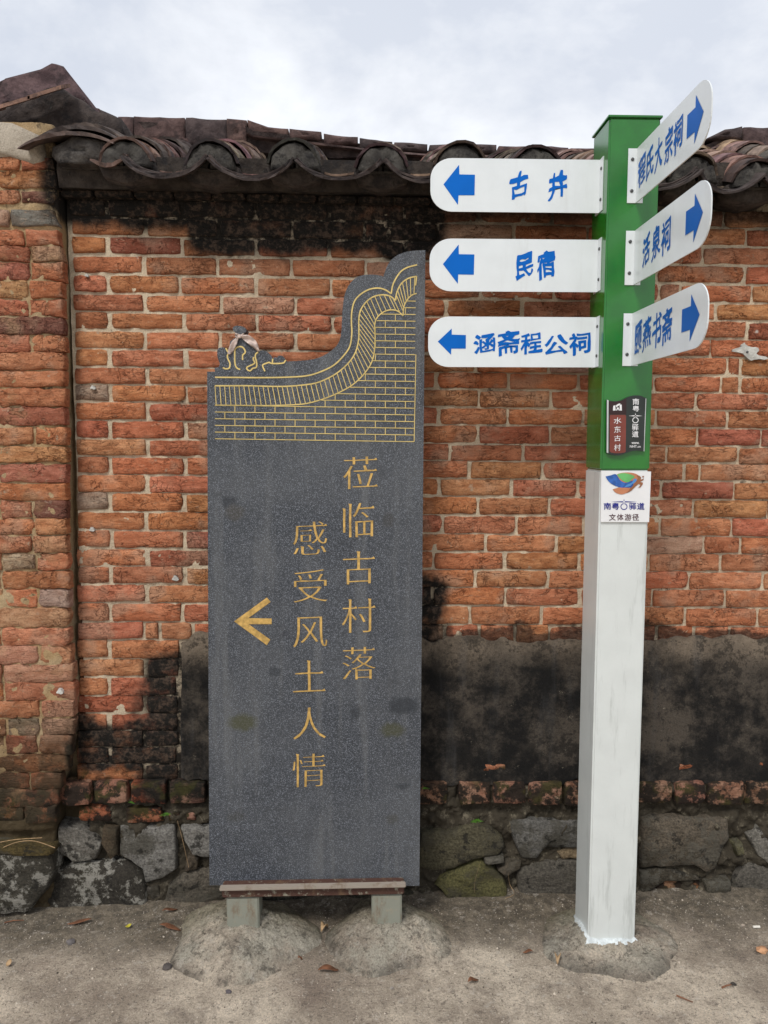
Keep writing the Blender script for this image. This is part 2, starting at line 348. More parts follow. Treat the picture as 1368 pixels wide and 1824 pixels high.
def stone_mat():
    s = Mt('rough_granite_rubble', .9, .25); p = s.pos; base = s.objcol()
    g = s.noise(p, 130, 4, .75); c = s.mix(s.rg(g, .36, .64), s.mix(1., base, (.62, .6, .57), 'MULTIPLY'), s.mix(1., base, (1.32, 1.28, 1.2), 'MULTIPLY'))
    c = s.mix(s.ma('MULTIPLY', s.rg(s.noise(p, 8, 7, .72), .46, .60), .72), c, (.05, .043, .028))
    li = s.rg(s.ma('ADD', s.noise(p, 32, 9, .84), s.rg(s.noise(p, 8, 3), .35, .65, -.06, .07)), .53, .58); al = s.n('ShaderNodeObjectInfo').outputs['Alpha']
    lich = s.ma('MULTIPLY', li, s.ma('SUBTRACT', 1., al)); c = s.mix(s.ma('MULTIPLY', lich, .85), c, (.40, .38, .33))
    c = s.mix(s.ma('MULTIPLY', s.rg(s.noise(p, 19, 7, .7), .56, .62), .8), c, (.02, .018, .015))
    s.bump(s.noise(s.sc(p, (1, 1, 2)), 14, 8, .70), .030, 1); s.bump(s.noise(p, 90, 6, .75), .005, 1)
    return s.col(c)
M['stone'] = stone_mat()
def granite_mat():
    s = Mt('blue_black_granite', .55, .4); p = s.pos
    a = s.vor(p, 560, 'F1', 'Color'); v = s.xyz(a)[0]; v2 = s.xyz(a)[1]
    c = s.mix(s.rg(v, .55, .95), (.036, .041, .049), (.165, .178, .205)); c = s.mix(s.rg(v2, .62, .9), c, (.026, .029, .034))
    c = s.mix(s.rg(s.noise(p, 2.2, 5, .6), .38, .66, 0, .33), c, (.13, .135, .14))
    c = s.mix(s.rg(s.noise(s.sc(p, (7, 7, .45)), 3, 5), .50, .7, 0, .30), c, (.17, .172, .17)); c = s.mix(s.rg(s.noise(p, 5, 6, .7), .56, .68, 0, .35), c, (.03, .032, .036))
    for x, y, rx, ry, col, k in ((718,1257,30,17,(.014,.018,.024),.85), (432,1287,26,16,(.05,.05,.012),.8), (699,1300,22,14,(.05,.05,.014),.75), (408,893,13,10,(.014,.017,.022),.8), (418,913,18,14,(.055,.045,.03),.55), (490,1196,13,9,(.016,.02,.026),.7), (632,1270,10,14,(.016,.02,.026),.7), (716,1400,14,7,(.014,.018,.024),.7), (692,925,11,14,(.04,.036,.03),.55), (420,1455,16,10,(.04,.038,.028),.4), (700,1460,12,9,(.045,.042,.03),.5), (508,1130,6,6,(.02,.02,.03),.4)):
        q = ST(x, y); rx /= 580; ry /= 580
        vm = s.n('ShaderNodeVectorMath'); vm.operation = 'SUBTRACT'; s.put(vm.inputs[0], s.mixv(p, 45, .022)); vm.inputs[1].default_value = tuple(q+Vector((.011, .011, .011)))
        v3 = s.n('ShaderNodeVectorMath'); v3.operation = 'MULTIPLY'; s.put(v3.inputs[0], vm.outputs[0]); v3.inputs[1].default_value = (1/rx, 0, 1/ry)
        ln = s.n('ShaderNodeVectorMath'); ln.operation = 'LENGTH'; s.put(ln.inputs[0], v3.outputs[0])
        c = s.mix(s.rg(ln.outputs['Value'], .55, 1.25, k*.8, 0.), c, col)
    s.put(s.b.inputs['Roughness'], s.rg(s.noise(p, 3, 4), .3, .7, .48, .68)); s.bump(s.noise(p, 500, 2), .0003, .5)
    return s.col(c)
def simple(name, col, rough=.6, spec=.4, metal=0, bump=None, var=.15, dirt=None, coat=0, vs=12):
    s = Mt(name, rough, spec); p = s.pos; s.b.inputs['Metallic'].default_value = metal
    c = s.mix(s.rg(s.noise(p, vs, 5, .6), .3, .7), tuple(x*(1-var) for x in col), tuple(min(1, x*(1+var)) for x in col))
    if dirt: c = s.mix(s.ma('MULTIPLY', s.rg(s.noise(s.sc(p, (3, 3, .35)), dirt[1], 6, .7), .52, .72), dirt[2]), c, dirt[0])
    if bump: s.bump(s.noise(p, bump[0], 5, .65), bump[1], 1)
    if coat: s.b.inputs['Coat Weight'].default_value = coat; s.b.inputs['Coat Roughness'].default_value = .12
    return s.col(c)
def tinted(name, rough=.9, spec=.3, lich=.55, bumpd=.003):
    s = Mt(name, rough, spec); p = s.pos; b = s.objcol()
    c = s.mix(s.rg(s.noise(p, 22, 6, .65), .32, .68), s.mix(1., b, (.55, .52, .52), 'MULTIPLY'), s.mix(1., b, (1.3, 1.25, 1.2), 'MULTIPLY'))
    c = s.mix(s.ma('MULTIPLY', s.rg(s.noise(p, 17, 7, .72), .50, .62), lich), c, (.020, .019, .020))
    c = s.mix(s.ma('MULTIPLY', s.rg(s.noise(p, 60, 7, .8), .62, .68), lich*.55), c, (.22, .22, .19))
    s.bump(s.noise(p, 60, 6, .7), bumpd, 1); return s.col(c)
M['tile'] = tinted('old_clay_roof_tile', .85, .3, .6, .002); M['plug'] = tinted('lichened_mortar', .97, .15, .75, .012); M['eave'] = tinted('blackened_render', .95, .2, .75, .009)
M['ridge'] = tinted('dark_ridge_brick', .93, .2, .5, .006)
def ground_mat(name, mound=False):
    s = Mt(name, .96, .2); p = s.pos; X, Y_, Z = s.xyz(p)
    a = s.noise(p, 2.6, 8, .66, .3); c = s.mix(s.rg(a, .36, .64), (.33, .272, .212), (.70, .60, .475))
    c = s.mix(s.rg(s.noise(p, 9, 7, .7), .50, .64, 0, .5), c, (.22, .18, .145))
    c = s.mix(s.rg(s.noise(p, 3.3, 3, .5), .55, .7, 0, .5), c, (.25, .19, .15))
    near = s.rg(s.ma('ADD', Y_, s.ma('MULTIPLY', s.ma('SUBTRACT', s.noise(p, 5, 6, .65), .5), .42)), 2.10, 2.36)  # towards the wall foot: contact shadow painted into the colour, along with blackish moss
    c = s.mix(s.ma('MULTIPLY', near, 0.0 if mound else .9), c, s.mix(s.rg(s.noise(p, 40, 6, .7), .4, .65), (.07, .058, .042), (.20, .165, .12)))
    if mound: c = s.mix(s.rg(s.noise(p, 6, 7, .7), .42, .62), c, (.46, .42, .34)); c = s.mix(s.ma('MULTIPLY', s.rg(s.noise(p, 22, 8, .80), .52, .60), .75), c, (.14, .125, .10)); c = s.mix(s.ma('MULTIPLY', s.rg(Z, .000, .030, .62, 0.), s.rg(s.noise(p, 7, 4), .4, .55)), c, (.085, .072, .06)); c = s.mix(s.ma('MULTIPLY', s.rg(Y_, 2.22, 2.36), .6), c, (.20, .185, .11))
    c = s.mix(.85, c, s.mix(1., c, s.n_gray(s.noise(p, 170, 6, .82)), 'MULTIPLY'))
    gr = s.rg(s.vor(p, 95), .06, .16, 1., 0.); c = s.mix(s.ma('MULTIPLY', gr, s.rg(s.noise(p, 20, 2), .45, .6, .25, .7)), c, (.70, .62, .52))
    dk = s.rg(s.vor(s.sc(p, (1, 1, 1), (3.3, 1.7, .4)), 60), .06, .15, 1., 0.); c = s.mix(s.ma('MULTIPLY', dk, .65), c, (.06, .05, .04)); c = s.mix(s.rg(s.noise(p, 55, 8, .84), .54, .60, 0, .7), c, (.12, .10, .082)); c = s.mix(s.rg(s.noise(p, 30, 8, .8), .56, .62, 0, .45), c, (.62, .56, .48))
    s.bump(s.noise(p, 14, 9, .75), .030 if mound else .014, 1); s.bump(s.noise(p, 110, 6, .8), .005, 1); s.bump(gr, .002, .7)
    return s.col(c)
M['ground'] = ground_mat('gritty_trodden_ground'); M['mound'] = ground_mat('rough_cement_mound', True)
M['gold'] = simple('gold_paint', (.62, .47, .17), .55, .4, .15, var=.15, vs=40)
M['gold_text'] = simple('deep_gold_paint', (.52, .33, .10), .5, .4, .2, var=.3, vs=60)
M['white'] = simple('white_coated_sheet', (.70, .735, .74), .32, .45, 0, None, .03, ((.55, .56, .54), 4, .35), .3)
M['white_post'] = simple('white_painted_steel', (.63, .66, .64), .38, .45, 0, (9, .0012), .03, ((.33, .35, .33), 9, .55), .2)
M['green'] = simple('gloss_green_paint', (.012, .155, .012), .26, .5, 0, (5, .0008), .12, ((.03, .17, .06), 3, .35), .5)
M['blue'] = simple('blue_vinyl', (.002, .125, .50), .45, .2, .4, var=.04)
M['navy'] = simple('navy_print', (.018, .022, .24), .4); M['maroon'] = simple('maroon_print', (.07, .018, .025), .4)
M['bolt'] = simple('dark_steel_bolt', (.10, .10, .10), .45, .5, .6)
M['black_plate'] = simple('black_enamel', (.022, .028, .025), .35, .45); M['dkbrown'] = simple('dark_brown_enamel', (.03, .012, .012), .4)
M['red_plate'] = simple('brick_red_enamel', (.19, .045, .032), .5); M['paper'] = simple('white_print', (.75, .75, .75), .45, var=.03)
M['alu'] = simple('aluminium_edge', (.6, .62, .6), .35, .5, .5)
M['e_blue'] = simple('emblem_blue', (.03, .11, .38), .4, var=.3, vs=60); M['e_lblue'] = simple('emblem_light_blue', (.08, .27, .60), .4); M['e_green'] = simple('emblem_green', (.13, .42, .13), .4); M['e_or'] = simple('emblem_orange', (.50, .20, .10), .4); M['e_brown'] = simple('emblem_brown', (.30, .12, .055), .4)
def rust(name, base):
    s = Mt(name, .75, .35); p = s.pos
    c = s.mix(s.rg(s.noise(s.sc(p, (1, 1, .35)), 20, 7, .68), .50, .66, 0, .7), base, (.16, .10, .055)); c = s.mix(s.rg(s.noise(p, 48, 5, .7), .55, .68), c, (.27, .25, .19))
    s.bump(s.noise(p, 70, 5, .7), .0015, 1); return s.col(c)
M['steel'] = rust('rust_streaked_steel', (.24, .245, .20)); M['steel_beam'] = rust('rusty_brown_beam', (.075, .035, .025)); M['lip'] = rust('cement_smeared_lip', (.30, .255, .21))
M['ribbon'] = simple('faded_pink_satin', (.50, .39, .34), .35, .5, 0, None, .35, None, .2, 70)
M['leaf_br'] = simple('dry_brown_leaf', (.19, .085, .045), .7, .3, 0, (90, .002), .4, vs=50); M['leaf_tan'] = simple('dry_tan_leaf', (.36, .24, .13), .7, .3, var=.3, vs=50)
M['fern'] = simple('fresh_green_fern', (.10, .26, .03), .6, .3, var=.35, vs=80); M['yellow'] = simple('yellow_leaf', (.52, .45, .05), .6); M['chip'] = tinted('stone_chip', .9, .3, .2, .002)
M['butt'] = simple('pale_paper_litter', (.72, .68, .6), .7); M['filler'] = simple('white_patch_filler', (.52, .51, .47), .9, .2, 0, (60, .006), .25, vs=30)
M['splash'] = simple('dried_white_paint', (.58, .62, .62), .7, .3, 0, (80, .003), .2, vs=60)

# ================================================================== GROUND
def axis(dense0, dense1, st, lo, hi):
    a = list(np.arange(dense0, dense1, st)); b = a[-1]; s = st
    while b < hi: s *= 1.5; b += s; a.append(b)
    b = a[0]; s = st
    while b > lo: s *= 1.5; b -= s; a.insert(0, b)
    return np.array(a)
def grid_mesh(name, xs, ys, fn, mat, parent=None, org=(0, 0, 0), smooth=True):
    Xg, Yg = np.meshgrid(xs, ys); P = fn(Xg.ravel(), Yg.ravel())-np.array(org); nx, ny = len(xs), len(ys)
    i = np.arange((nx-1)*(ny-1)); r, c = i//(nx-1), i % (nx-1); a = r*nx+c
    Fq = np.stack([a, a+1, a+nx+1, a+nx], 1)
    me = bpy.data.meshes.new(name); me.vertices.add(len(P)); me.vertices.foreach_set('co', P.astype(np.float32).ravel())
    me.loops.add(Fq.size); me.loops.foreach_set('vertex_index', Fq.ravel().astype(np.int32)); me.polygons.add(len(Fq))
    me.polygons.foreach_set('loop_start', (np.arange(len(Fq))*4).astype(np.int32)); me.polygons.foreach_set('use_smooth', [smooth]*len(Fq))
    me.materials.append(mat); me.update(calc_edges=True)
    return place(name, me, org, parent)
def gfn(x, y):
    p = np.stack([x, y, x*0], 1); near = np.clip((4-np.abs(y-2))/2, 0, 1)*np.clip((5-np.abs(x))/2, 0, 1)
    z = (fbm(p+30, 1.6, 4)*.012+fbm(p+10, 16, 4)*.0045)*near + np.clip((y-2.28)/.2, 0, 1)*.02*(1-np.clip((y-2.7)/.5, 0, 1))
    return np.stack([x, y, z], 1)
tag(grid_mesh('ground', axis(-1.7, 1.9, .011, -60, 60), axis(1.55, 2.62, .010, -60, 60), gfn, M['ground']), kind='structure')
def ground_z(x, y): return float(gfn(np.array([x]), np.array([y]))[0, 2])
def on_ground(px, py):
    d = ray(px, py); p = CAM+d*(-CAM.z/d.z); p.z = ground_z(p.x, p.y); return p

# ================================================================== MAIN WALL
xL = atY(131, 700, YW).x; XR = 2.35
wall = empty('brick_wall', (0.2, YW, 0), 'weathered red brick wall with pale lime joints under a tiled coping, rubble stone footing below', 'wall')
ZT = atY(600, 345, YW).z+.03
def wfn(x, z):
    n = len(x); p = np.stack([x, np.full(n, 3.0), z], 1)
    y = YW+.0030+fbm(p+10, 9, 3)*.005+fbm(p+3, 50, 4, .65)*.0056
    low = np.clip((atY(600, 1392, YW).z-z)/.03, 0, 1)
    y = y+low*(-.006+fbm(p+20, 16, 5, .66)*.05)
    return np.stack([x, y, z], 1)
grid_mesh('mortar', np.arange(xL+.0, XR, .0058), np.arange(-.06, ZT, .0058), wfn, M['mortar'], wall, (0.2, YW, 0))
v, f = box_vf(xL, XR, YW+.075, YW+.42, -.06, ZT+.02); mk('wall_core', v, f, M['mortar'], wall)
# --- brick shapes: worn blocks, front face at y=-0.5 .. unit size, several variants per length class
def brick_variant(name, mat, L_, H, D, seed, rough=1.):
    nx = max(5, int(L_/.015)); nz_ = 5; V = []; Fc = []; ex, ez = .0024/L_*2, .0024/H*2
    us = np.r_[-1, np.linspace(-1+ex, 1-ex, nx-1), 1]; ws = np.r_[-1, np.linspace(-1+ez, 1-ez, nz_-1), 1]
    rr_ = random.Random(seed); ph = rr_.uniform(0, 50); cr = [rr_.choice((.3, .8, 1.4, 2.0)) for _ in range(4)]
    for j, w_ in enumerate(ws):
        for i, u in enumerate(us):
            bx, bz = i in (0, nx), j in (0, nz_)
            x = u*L_/2-np.sign(u)*(.0030*abs(w_)**6*cr[(u > 0)*2+(w_ > 0)]*(abs(u) > .85))+nz(u*3, w_*2.5, seed+ph, 1.3, 3)*.0045*rough
            z = w_*H/2+nz(u*L_*20, seed*1.7, np.sign(w_)*2, 1, 4)*.0050*rough*abs(w_)-np.sign(w_)*.0009*cr[(u > 0)*2+(w_ > 0)]*max(0, abs(u)-.86)/.14*(abs(w_) > .9)
            y = (.0055 if bx or bz else 0)+nz(u*L_*14, w_*1.2, seed+5, 1, 4)*.0050*(.75 if rough < 1 else 1)*rough+max(0, nz(u*L_*30, w_*2.5, seed+9, 1, 3)-.16)*.012*rough
            V.append((x, y, z))
    for j in range(nz_):
        for i in range(nx): a = j*(nx+1)+i; Fc.append((a, a+1, a+nx+2, a+nx+1))
    ring = [i for i in range(nx+1)]+[(j+1)*(nx+1)-1 for j in range(1, nz_+1)]+[nz_*(nx+1)+i for i in range(nx-1, -1, -1)]+[j*(nx+1) for j in range(nz_-1, 0, -1)]
    o = len(V); V += [(V[k][0], .055 if rough < 1.5 else .04, V[k][2]) for k in ring]; n = len(ring)
    for k in range(n): Fc.append((ring[k], o+k, o+(k+1) % n, ring[(k+1) % n]))
    me = meshdata(name, V, Fc, mat, True); me.polygons.foreach_set('use_smooth', [(k < nx*nz_ and 0 < k//nx < nz_-1 and 0 < k % nx < nx-1) for k in range(len(Fc))]); return me
BV = {}
def brick_mesh(kind, cls, seed):
    key = (kind, cls, seed)
    if key not in BV:
        BV[key] = brick_variant('brick', M['brick_left'] if kind == 'l' else M['brick'], (.236, .112, .06)[cls], .056, 0, seed*3+cls*11, 1.7 if kind == 'l' else .85)
    return BV[key], (.236, .112, .06)[cls]
def tint(kind='m'):
    r = random.random(); j = lambda c, a=.09: tuple(max(.01, x*(1+random.uniform(-a, a))) for x in c)
    if kind == 'l':
        pal = ((.50, .215, .110), (.47, .190, .095), (.48, .250, .140), (.38, .15, .09), (.42, .28, .19), (.44, .18, .085)); w_ = (.34, .28, .16, .08, .04, .10)
    else:
        pal = ((.53, .215, .105), (.47, .175, .088), (.50, .195, .094), (.39, .130, .072), (.46, .27, .18), (.53, .235, .118)); w_ = (.28, .24, .26, .07, .03, .12)
    for c, q in zip(pal, w_):
        if r < q: return j(c)
        r -= q
    return j(pal[0])
bricks = []     # (visible area rank, px rect) gathered first
def put_brick(x0, y0, x1, y1, parent, kind='m', Y=YW, proud=.004, color=None):
    a = atY(x0, y0, Y); b = atY(x1, y1, Y); Lb, Hb = b.x-a.x, a.z-b.z
    cls = 0 if Lb > .16 else (1 if Lb > .075 else 2)
    me, L0 = brick_mesh(kind, cls, random.randrange(9 if cls < 2 else 4))
    c = (a+b)/2; c.y = Y-proud+random.uniform(-.002, .002)
    return place('brick', me, c, parent, color or tint(kind), (Lb/L0*random.choice((1, -1)), 1, Hb/.056), (0, random.uniform(-.008, .008)*(1 if Lb > .1 else 2), 0))
# course lines measured at the left edge of the wall (x=135), each falling slightly to the right
CY = [353, 386, 419.5, 453.5, 487.8, 521.7, 554.4, 587, 620, 653, 683.6, 715.5, 747.5, 781, 812, 844, 876.7, 910, 944, 976, 1008, 1040, 1073, 1107, 1139, 1172, 1205, 1238.5, 1270, 1301, 1331, 1360, 1390]
def drift(y, x): return (x-135)*interp(y, [350, 500, 700, 950, 1150, 1400], [.018, .0155, .014, .010, .007, .002])
ZC = lambda z, k, x0: x0+z/k
measured = {   # joint positions left of the stele, right of it, right of the post (x pixels of the photograph)
 0: ([191, 325, 455, 585, 720, 852, 985], [1290]), 1: ([125, 259, 390, 520, 649, 780, 915], [1330]), 2: ([192, 324, 456, 586, 722, 860, 985], [1252]),
 3: ([257, 387, 519, 652, 787, 912], [1327]), 4: ([192, 320, 456, 590, 720, 855], [1175, 1212, 1339]), 5: ([258, 394, 526, 660, 795, 930], [1275]),
 6: ([195, 328, 458, 592, 725, 850, 978], [1198, 1330]), 7: ([259, 392, 527, 660, 781, 911, 1040], [1266]), 8: ([196, 331, 465, 600, 730, 848, 978], [1296, 1319]),
 9: ([262, 396, 530, 660, 777, 906, 1031], [1165, 1285, 1318]), 10: ([197, 332, 465, 600, 728, 853, 981], [1240]), 11: ([263, 396, 528, 655, 781, 904, 1039], [1168, 1296]),
 12: ([197, 331, 462, 595, 728, 852, 980], [1242, 1355]), 13: ([263, 396, 530, 665, 801, 931], [1188, 1315]), 14: ([197, 330, 465, 600, 728, 836, 967], [1218, 1246]),
 15: ([262, 392, 525, 655, 783, 912, 1030], [1177, 1308]), 16: ([196, 329, 462, 595, 725, 851, 978], [1236, 1367]), 17: ([260, 395, 528, 660, 789, 920, 1040], [1176, 1303]),
 18: ([199, 330, 462, 595, 730, 866, 992], [1253]), 19: ([263, 396, 528, 660, 772, 899, 1031], [1156, 1284]), 20: ([198, 329, 462, 595, 720, 846, 976], [1227, 1358]),
 21: ([262, 396, 528, 655, 771, 900, 1033], [1162, 1292]), 22: ([197, 325, 458, 590, 715, 838, 965], [1220, 1350]), 23: ([257, 285, 345, 470, 600, 730, 793, 854, 918, 978], [1168, 1235, 1299]),
 24: ([196], []), 25: ([260], []), 26: ([194], []), 27: ([258], []), 28: ([195], []), 29: ([258], []), 30: ([197], []), 31: ([258], [])}
allb = []
gap = 3.6
for r_ in range(len(CY)-1):
    y0, y1 = CY[r_], CY[r_+1]; xl = 122 if r_ < 5 else 128+(3 if 8 < r_ < 12 else 0)+min(8, max(0, r_-4)*.35)
    A, B = measured[r_]; lo = interp(y0, [353, 480, 900, 1150, 1390], [121, 128, 134.5, 136, 133])+random.uniform(-1, 1.5)
    if r_ < 24:
        js = [lo]+A; k = B[0]-1 if B else 1600
        while js[-1]+131 < (B[0]-60 if B else 1600): js.append(js[-1]+random.uniform(125, 133))
        js += B
        while js[-1] < 2100: js.append(js[-1]+random.uniform(124, 134)*(1 if random.random() < .9 else .5))
    else: js = [lo]+A+[320+random.uniform(-3, 4)]
    for a, b in zip(js[:-1], js[1:]):
        if b-a < 16: continue
        g1, g2 = random.uniform(1.6, 3.6), random.uniform(1.6, 3.6); m = (a+b)/2; t = drift(y0, m); jy = random.uniform(-1, 1)
        jt, jb = random.uniform(.9, 2.4), random.uniform(1.0, 2.6)
        if r_ == 23 and 700 < m: jb = -2
        allb.append((a+g1, y0+t+jt+jy*.5, b-g2, drift(y1, m)+y1-jb+jy*.5))
# row of headers above the rubble: ends of bricks standing proud of the wall
hd = [108, 165, 230, 300, 370, 430, 490, 550, 610, 670, 735, 800, 815, 876, 939, 1003, 1063, 1128, 1200, 1257, 1326, 1395, 1460, 1525, 1590, 1660, 1720, 1780, 1850]
heads = [(a+2.5, 1394, b-3, 1431+random.uniform(-2, 3)) for a, b in zip(hd[:-1], hd[1:]) if b-a > 20]
def vis(q): return q[0] < 1368 and not (372 < q[0] and q[2] < 752 and q[1] > 665)
near_b = [q for q in allb if vis(q)]; far_b = [q for q in allb if not vis(q)]
if len(near_b) > 280: far_b += near_b[280:]; near_b = near_b[:280]
for q in near_b:
    c = None; t0 = tint()
    if q[3] < 500 and 118 < q[0] < 780: t0 = tuple(x*.85 for x in t0)
    if 600 < q[3] < 1100 and random.random() < .06 and q[2]-q[0] < 90: t0 = (.36, .26, .19)
    if q[0] < 200 and q[2]-q[0] < 90 and random.random() < .22: t0 = (.42, .28, .19)
    put_brick(*q, wall, color=t0)
V = []; Fc = []
for q in far_b:
    a = atY(q[0], q[1], YW); b = atY(q[2], q[3], YW); yy = YW-.004+random.uniform(-.002, .002); o = len(V)
    c = .004; V += [(a.x, yy+.006, b.z), (b.x, yy+.006, b.z), (b.x, yy+.006, a.z), (a.x, yy+.006, a.z), (a.x+c, yy, b.z+c), (b.x-c, yy, b.z+c), (b.x-c, yy, a.z-c), (a.x+c, yy, a.z-c), (a.x, yy+.05, b.z), (b.x, yy+.05, b.z), (b.x, yy+.05, a.z), (a.x, yy+.05, a.z)]
    Fc += [[o+4, o+5, o+6, o+7]]+[[o+i, o+(i+1) % 4, o+4+(i+1) % 4, o+4+i] for i in range(4)]+[[o+8+i, o+8+(i+1) % 4, o+(i+1) % 4, o+i] for i in range(4)]
tag(mk('brick_field', V, Fc, M['brick_far'], wall), kind='stuff')
# header bricks project from the base
for q in heads:
    t0 = tint(); g0 = sum(t0)/3; t0 = tuple((x*.72+g0*.28)*.8 for x in t0)
    if 225 < q[0] < 240: t0 = (.50, .10, .035)
    if q[0] > 1368: continue
    put_brick(*q, wall, Y=YW-.028, proud=random.uniform(.0, .012), color=t0)
# second broken course of brick ends just under (left side)
for q in ((300, 1447, 322, 1462), (330, 1448, 349, 1461), (140, 1438, 200, 1462), (225, 1440, 290, 1464), (955, 1356, 987, 1371), (1208, 1357, 1238, 1373), (1350, 1357, 1375, 1375), (860, 1360, 900, 1372), (1168, 1562, 1246, 1596)):
    put_brick(*q, wall, Y=YW-.012, proud=.004, color=tuple(x*.75 for x in tint()))
# ---- stained cement render over the lower wall
top = []; x = 322
while x < 2080:
    yy = interp(x, [320, 345, 380, 700, 752, 800, 850, 900, 925, 960, 1030, 1080, 1150, 1190, 1215, 1260, 1310, 1368, 2080], [1142, 1132, 1125, 1128, 1140, 1138, 1134, 1142, 1147, 1139, 1146, 1150, 1146, 1142, 1134, 1139, 1133, 1138, 1140])+nz(x*.04, 1, 2, 1, 5)*13
    top.append((x, yy)); x += 5
outl = top+[(2080, 1396)]+[(x, 1394+nz(x*.03, 4, 2, 1, 5)*16) for x in range(2070, 330, -5)]+[(323+nz(y*.05, 8, 1, 1, 3)*3, y) for y in range(1385, 1150, -9)]
slab('render_patch', outl, lambda x, y: atY(x, y, YW-.017), (0, .03, 0), M['plaster'], wall)
# ---- rubble stones
def stone(pts, parent, col, alpha=1., Y=YW, proud=.03, seed=0, bulge=.004):
    P = [atY(x, y, Y) for x, y in pts]; n0 = len(P); out = []
    for i in range(n0):
        a, b = P[i], P[(i+1) % n0]; k = max(1, int((b-a).length/.022))
        for t in range(k): out.append(a.lerp(b, t/k))
    c = sum(out, Vector())/len(out); n = len(out); V = []; Fc = []
    rings = ((1.0, .07), (1.0, -proud*.35), (.975, -proud*.82), (.93, -proud), (.65, -proud-bulge*.6), (.33, -proud-bulge))
    for k, (s_, dy) in enumerate(rings):
        for i, p in enumerate(out):
            q = c+(p-c)*s_; j = (nz(q.x*30, q.z*30, seed, 1, 3))*.006
            q = Vector((q.x+j*(1 if k > 1 else .7), Y+dy+(nz(q.x*11, q.z*11, seed+3, 1, 4)*.020+nz(q.x*40, q.z*40, seed+3, 1, 3)*.006 if k > 0 else 0), q.z+nz(q.z*33, q.x*29, seed+7, 1, 3)*.006)); V.append(q)
    for k in range(len(rings)-1):
        for i in range(n): a = k*n+i; b = k*n+(i+1) % n; Fc.append((a, b, b+n, a+n))
    V.append(c+Vector((0, -proud-bulge, 0))); o = (len(rings)-1)*n
    for i in range(n): Fc.append((o+i, o+(i+1) % n, len(V)-1))
    m = mk('stone', V, Fc, M['stone'], parent, True, origin=(c.x, Y, c.z)); m.color = (*col, alpha); return m
za = lambda L_: [(x/2.974, 1340+y/2.974) for x, y in L_]; zb = lambda L_: [(400+x/2.736, 1340+y/2.736) for x, y in L_]; zc_ = lambda L_: [(860+x/2.693, 1340+y/2.693) for x, y in L_]
GR = (.20, .195, .185); DK = (.085, .075, .06); OL = (.11, .10, .05); BR = (.14, .115, .085)
stones = [
 (za([(318,372),(430,378),(500,430),(545,465),(520,550),(400,565),(322,520)]), (.17,.16,.145), .25), (za([(640,385),(760,392),(930,370),(942,480),(945,600),(880,650),(780,675),(765,600),(700,560),(645,520)]), (.23,.225,.215), 1),
 (za([(965,372),(1180,365),(1180,525),(1090,530),(1030,520),(985,440)]), (.24,.235,.225), 1), (za([(870,800),(900,690),(960,640),(1040,608),(1200,590),(1200,760),(1040,812),(930,830)]), (.13,.115,.095), .9),
 (za([(300,600),(400,575),(520,570),(640,560),(720,590),(770,640),(792,740),(785,820),(700,880),(600,840),(460,850),(320,840),(262,760),(270,690)]), (.05,.045,.038), .1), 
 (za([(780,700),(845,690),(862,760),(850,805),(790,800)]), (.10,.09,.08), 1), (za([(725,880),(760,835),(850,805),(880,860),(830,900)]), (.13,.11,.09), .8), (za([(1000,525),(1062,532),(1055,600),(985,612)]), (.10,.08,.06), 1),
 (za([(560,380),(632,385),(636,520),(600,545),(545,470)]), (.10,.075,.05), 1), (za([(865,850),(1000,838),(1010,880),(880,900)]), (.12,.10,.08), .8),
 (zb([(950,372),(1080,372),(1180,335),(1290,350),(1345,400),(1362,435),(1340,478),(1210,498),(1110,545),(1020,562),(940,548)]), (.105,.095,.062), .95), (zb([(1022,622),(1050,590),(1110,558),(1230,502),(1300,540),(1350,590),(1375,640),(1370,690),(1220,722),(1090,695)]), (.125,.118,.052), .95),
 (zc_([(120,322),(200,306),(330,312),(560,325),(560,440),(350,442),(290,442),(240,490),(172,482),(140,400)]), (.165,.162,.155), .95), (zc_([(160,562),(230,512),(380,500),(560,512),(560,750),(300,742),(172,702)]), (.12,.11,.095), .9),
 (zc_([(60,545),(110,510),(178,500),(176,540),(102,576)]), (.17,.14,.11), .9), (zc_([(350,465),(400,446),(455,450),(450,495),(370,496)]), (.25,.19,.12), .9), (zc_([(0,478),(90,470),(95,500),(0,505)]), (.16,.15,.13), .8),
 (zc_([(745,302),(880,296),(1000,302),(1160,300),(1175,400),(1140,470),(1100,540),(1055,560),(1000,522),(745,545)]), (.145,.122,.095), .85), (zc_([(1262,392),(1310,346),(1368,420),(1420,430),(1400,560),(1300,480)]), (.24,.23,.21), .9),
 (zc_([(1188,605),(1255,532),(1310,516),(1380,560),(1450,600),(1450,700),(1230,690),(1180,650)]), (.14,.13,.115), .9), (zc_([(745,560),(830,545),(960,560),(1040,590),(840,600),(745,690)]), (.07,.06,.045), .8),
 (zc_([(1190,430),(1230,418),(1240,470),(1200,480)]), (.20,.19,.11), .9), (zc_([(1050,600),(1170,590),(1175,690),(1060,695)]), (.10,.09,.07), .8),
 ([(408,1470),(520,1462),(540,1540),(480,1575),(410,1560)], GR, .9), ([(545,1465),(640,1470),(660,1550),(560,1560)], BR, .9), ([(665,1466),(742,1470),(738,1540),(680,1560)], DK, .9), ([(400,1580),(500,1582),(560,1575),(556,1640),(470,1650),(400,1640)], (.09,.085,.07), .9), ([(570,1572),(700,1575),(745,1590),(740,1640),(570,1640)], (.08,.075,.055), .9)]
for i, (p, c, a) in enumerate(stones): stone(p, wall, c, a, YW, random.uniform(.018, .036), i)
xx = 1410
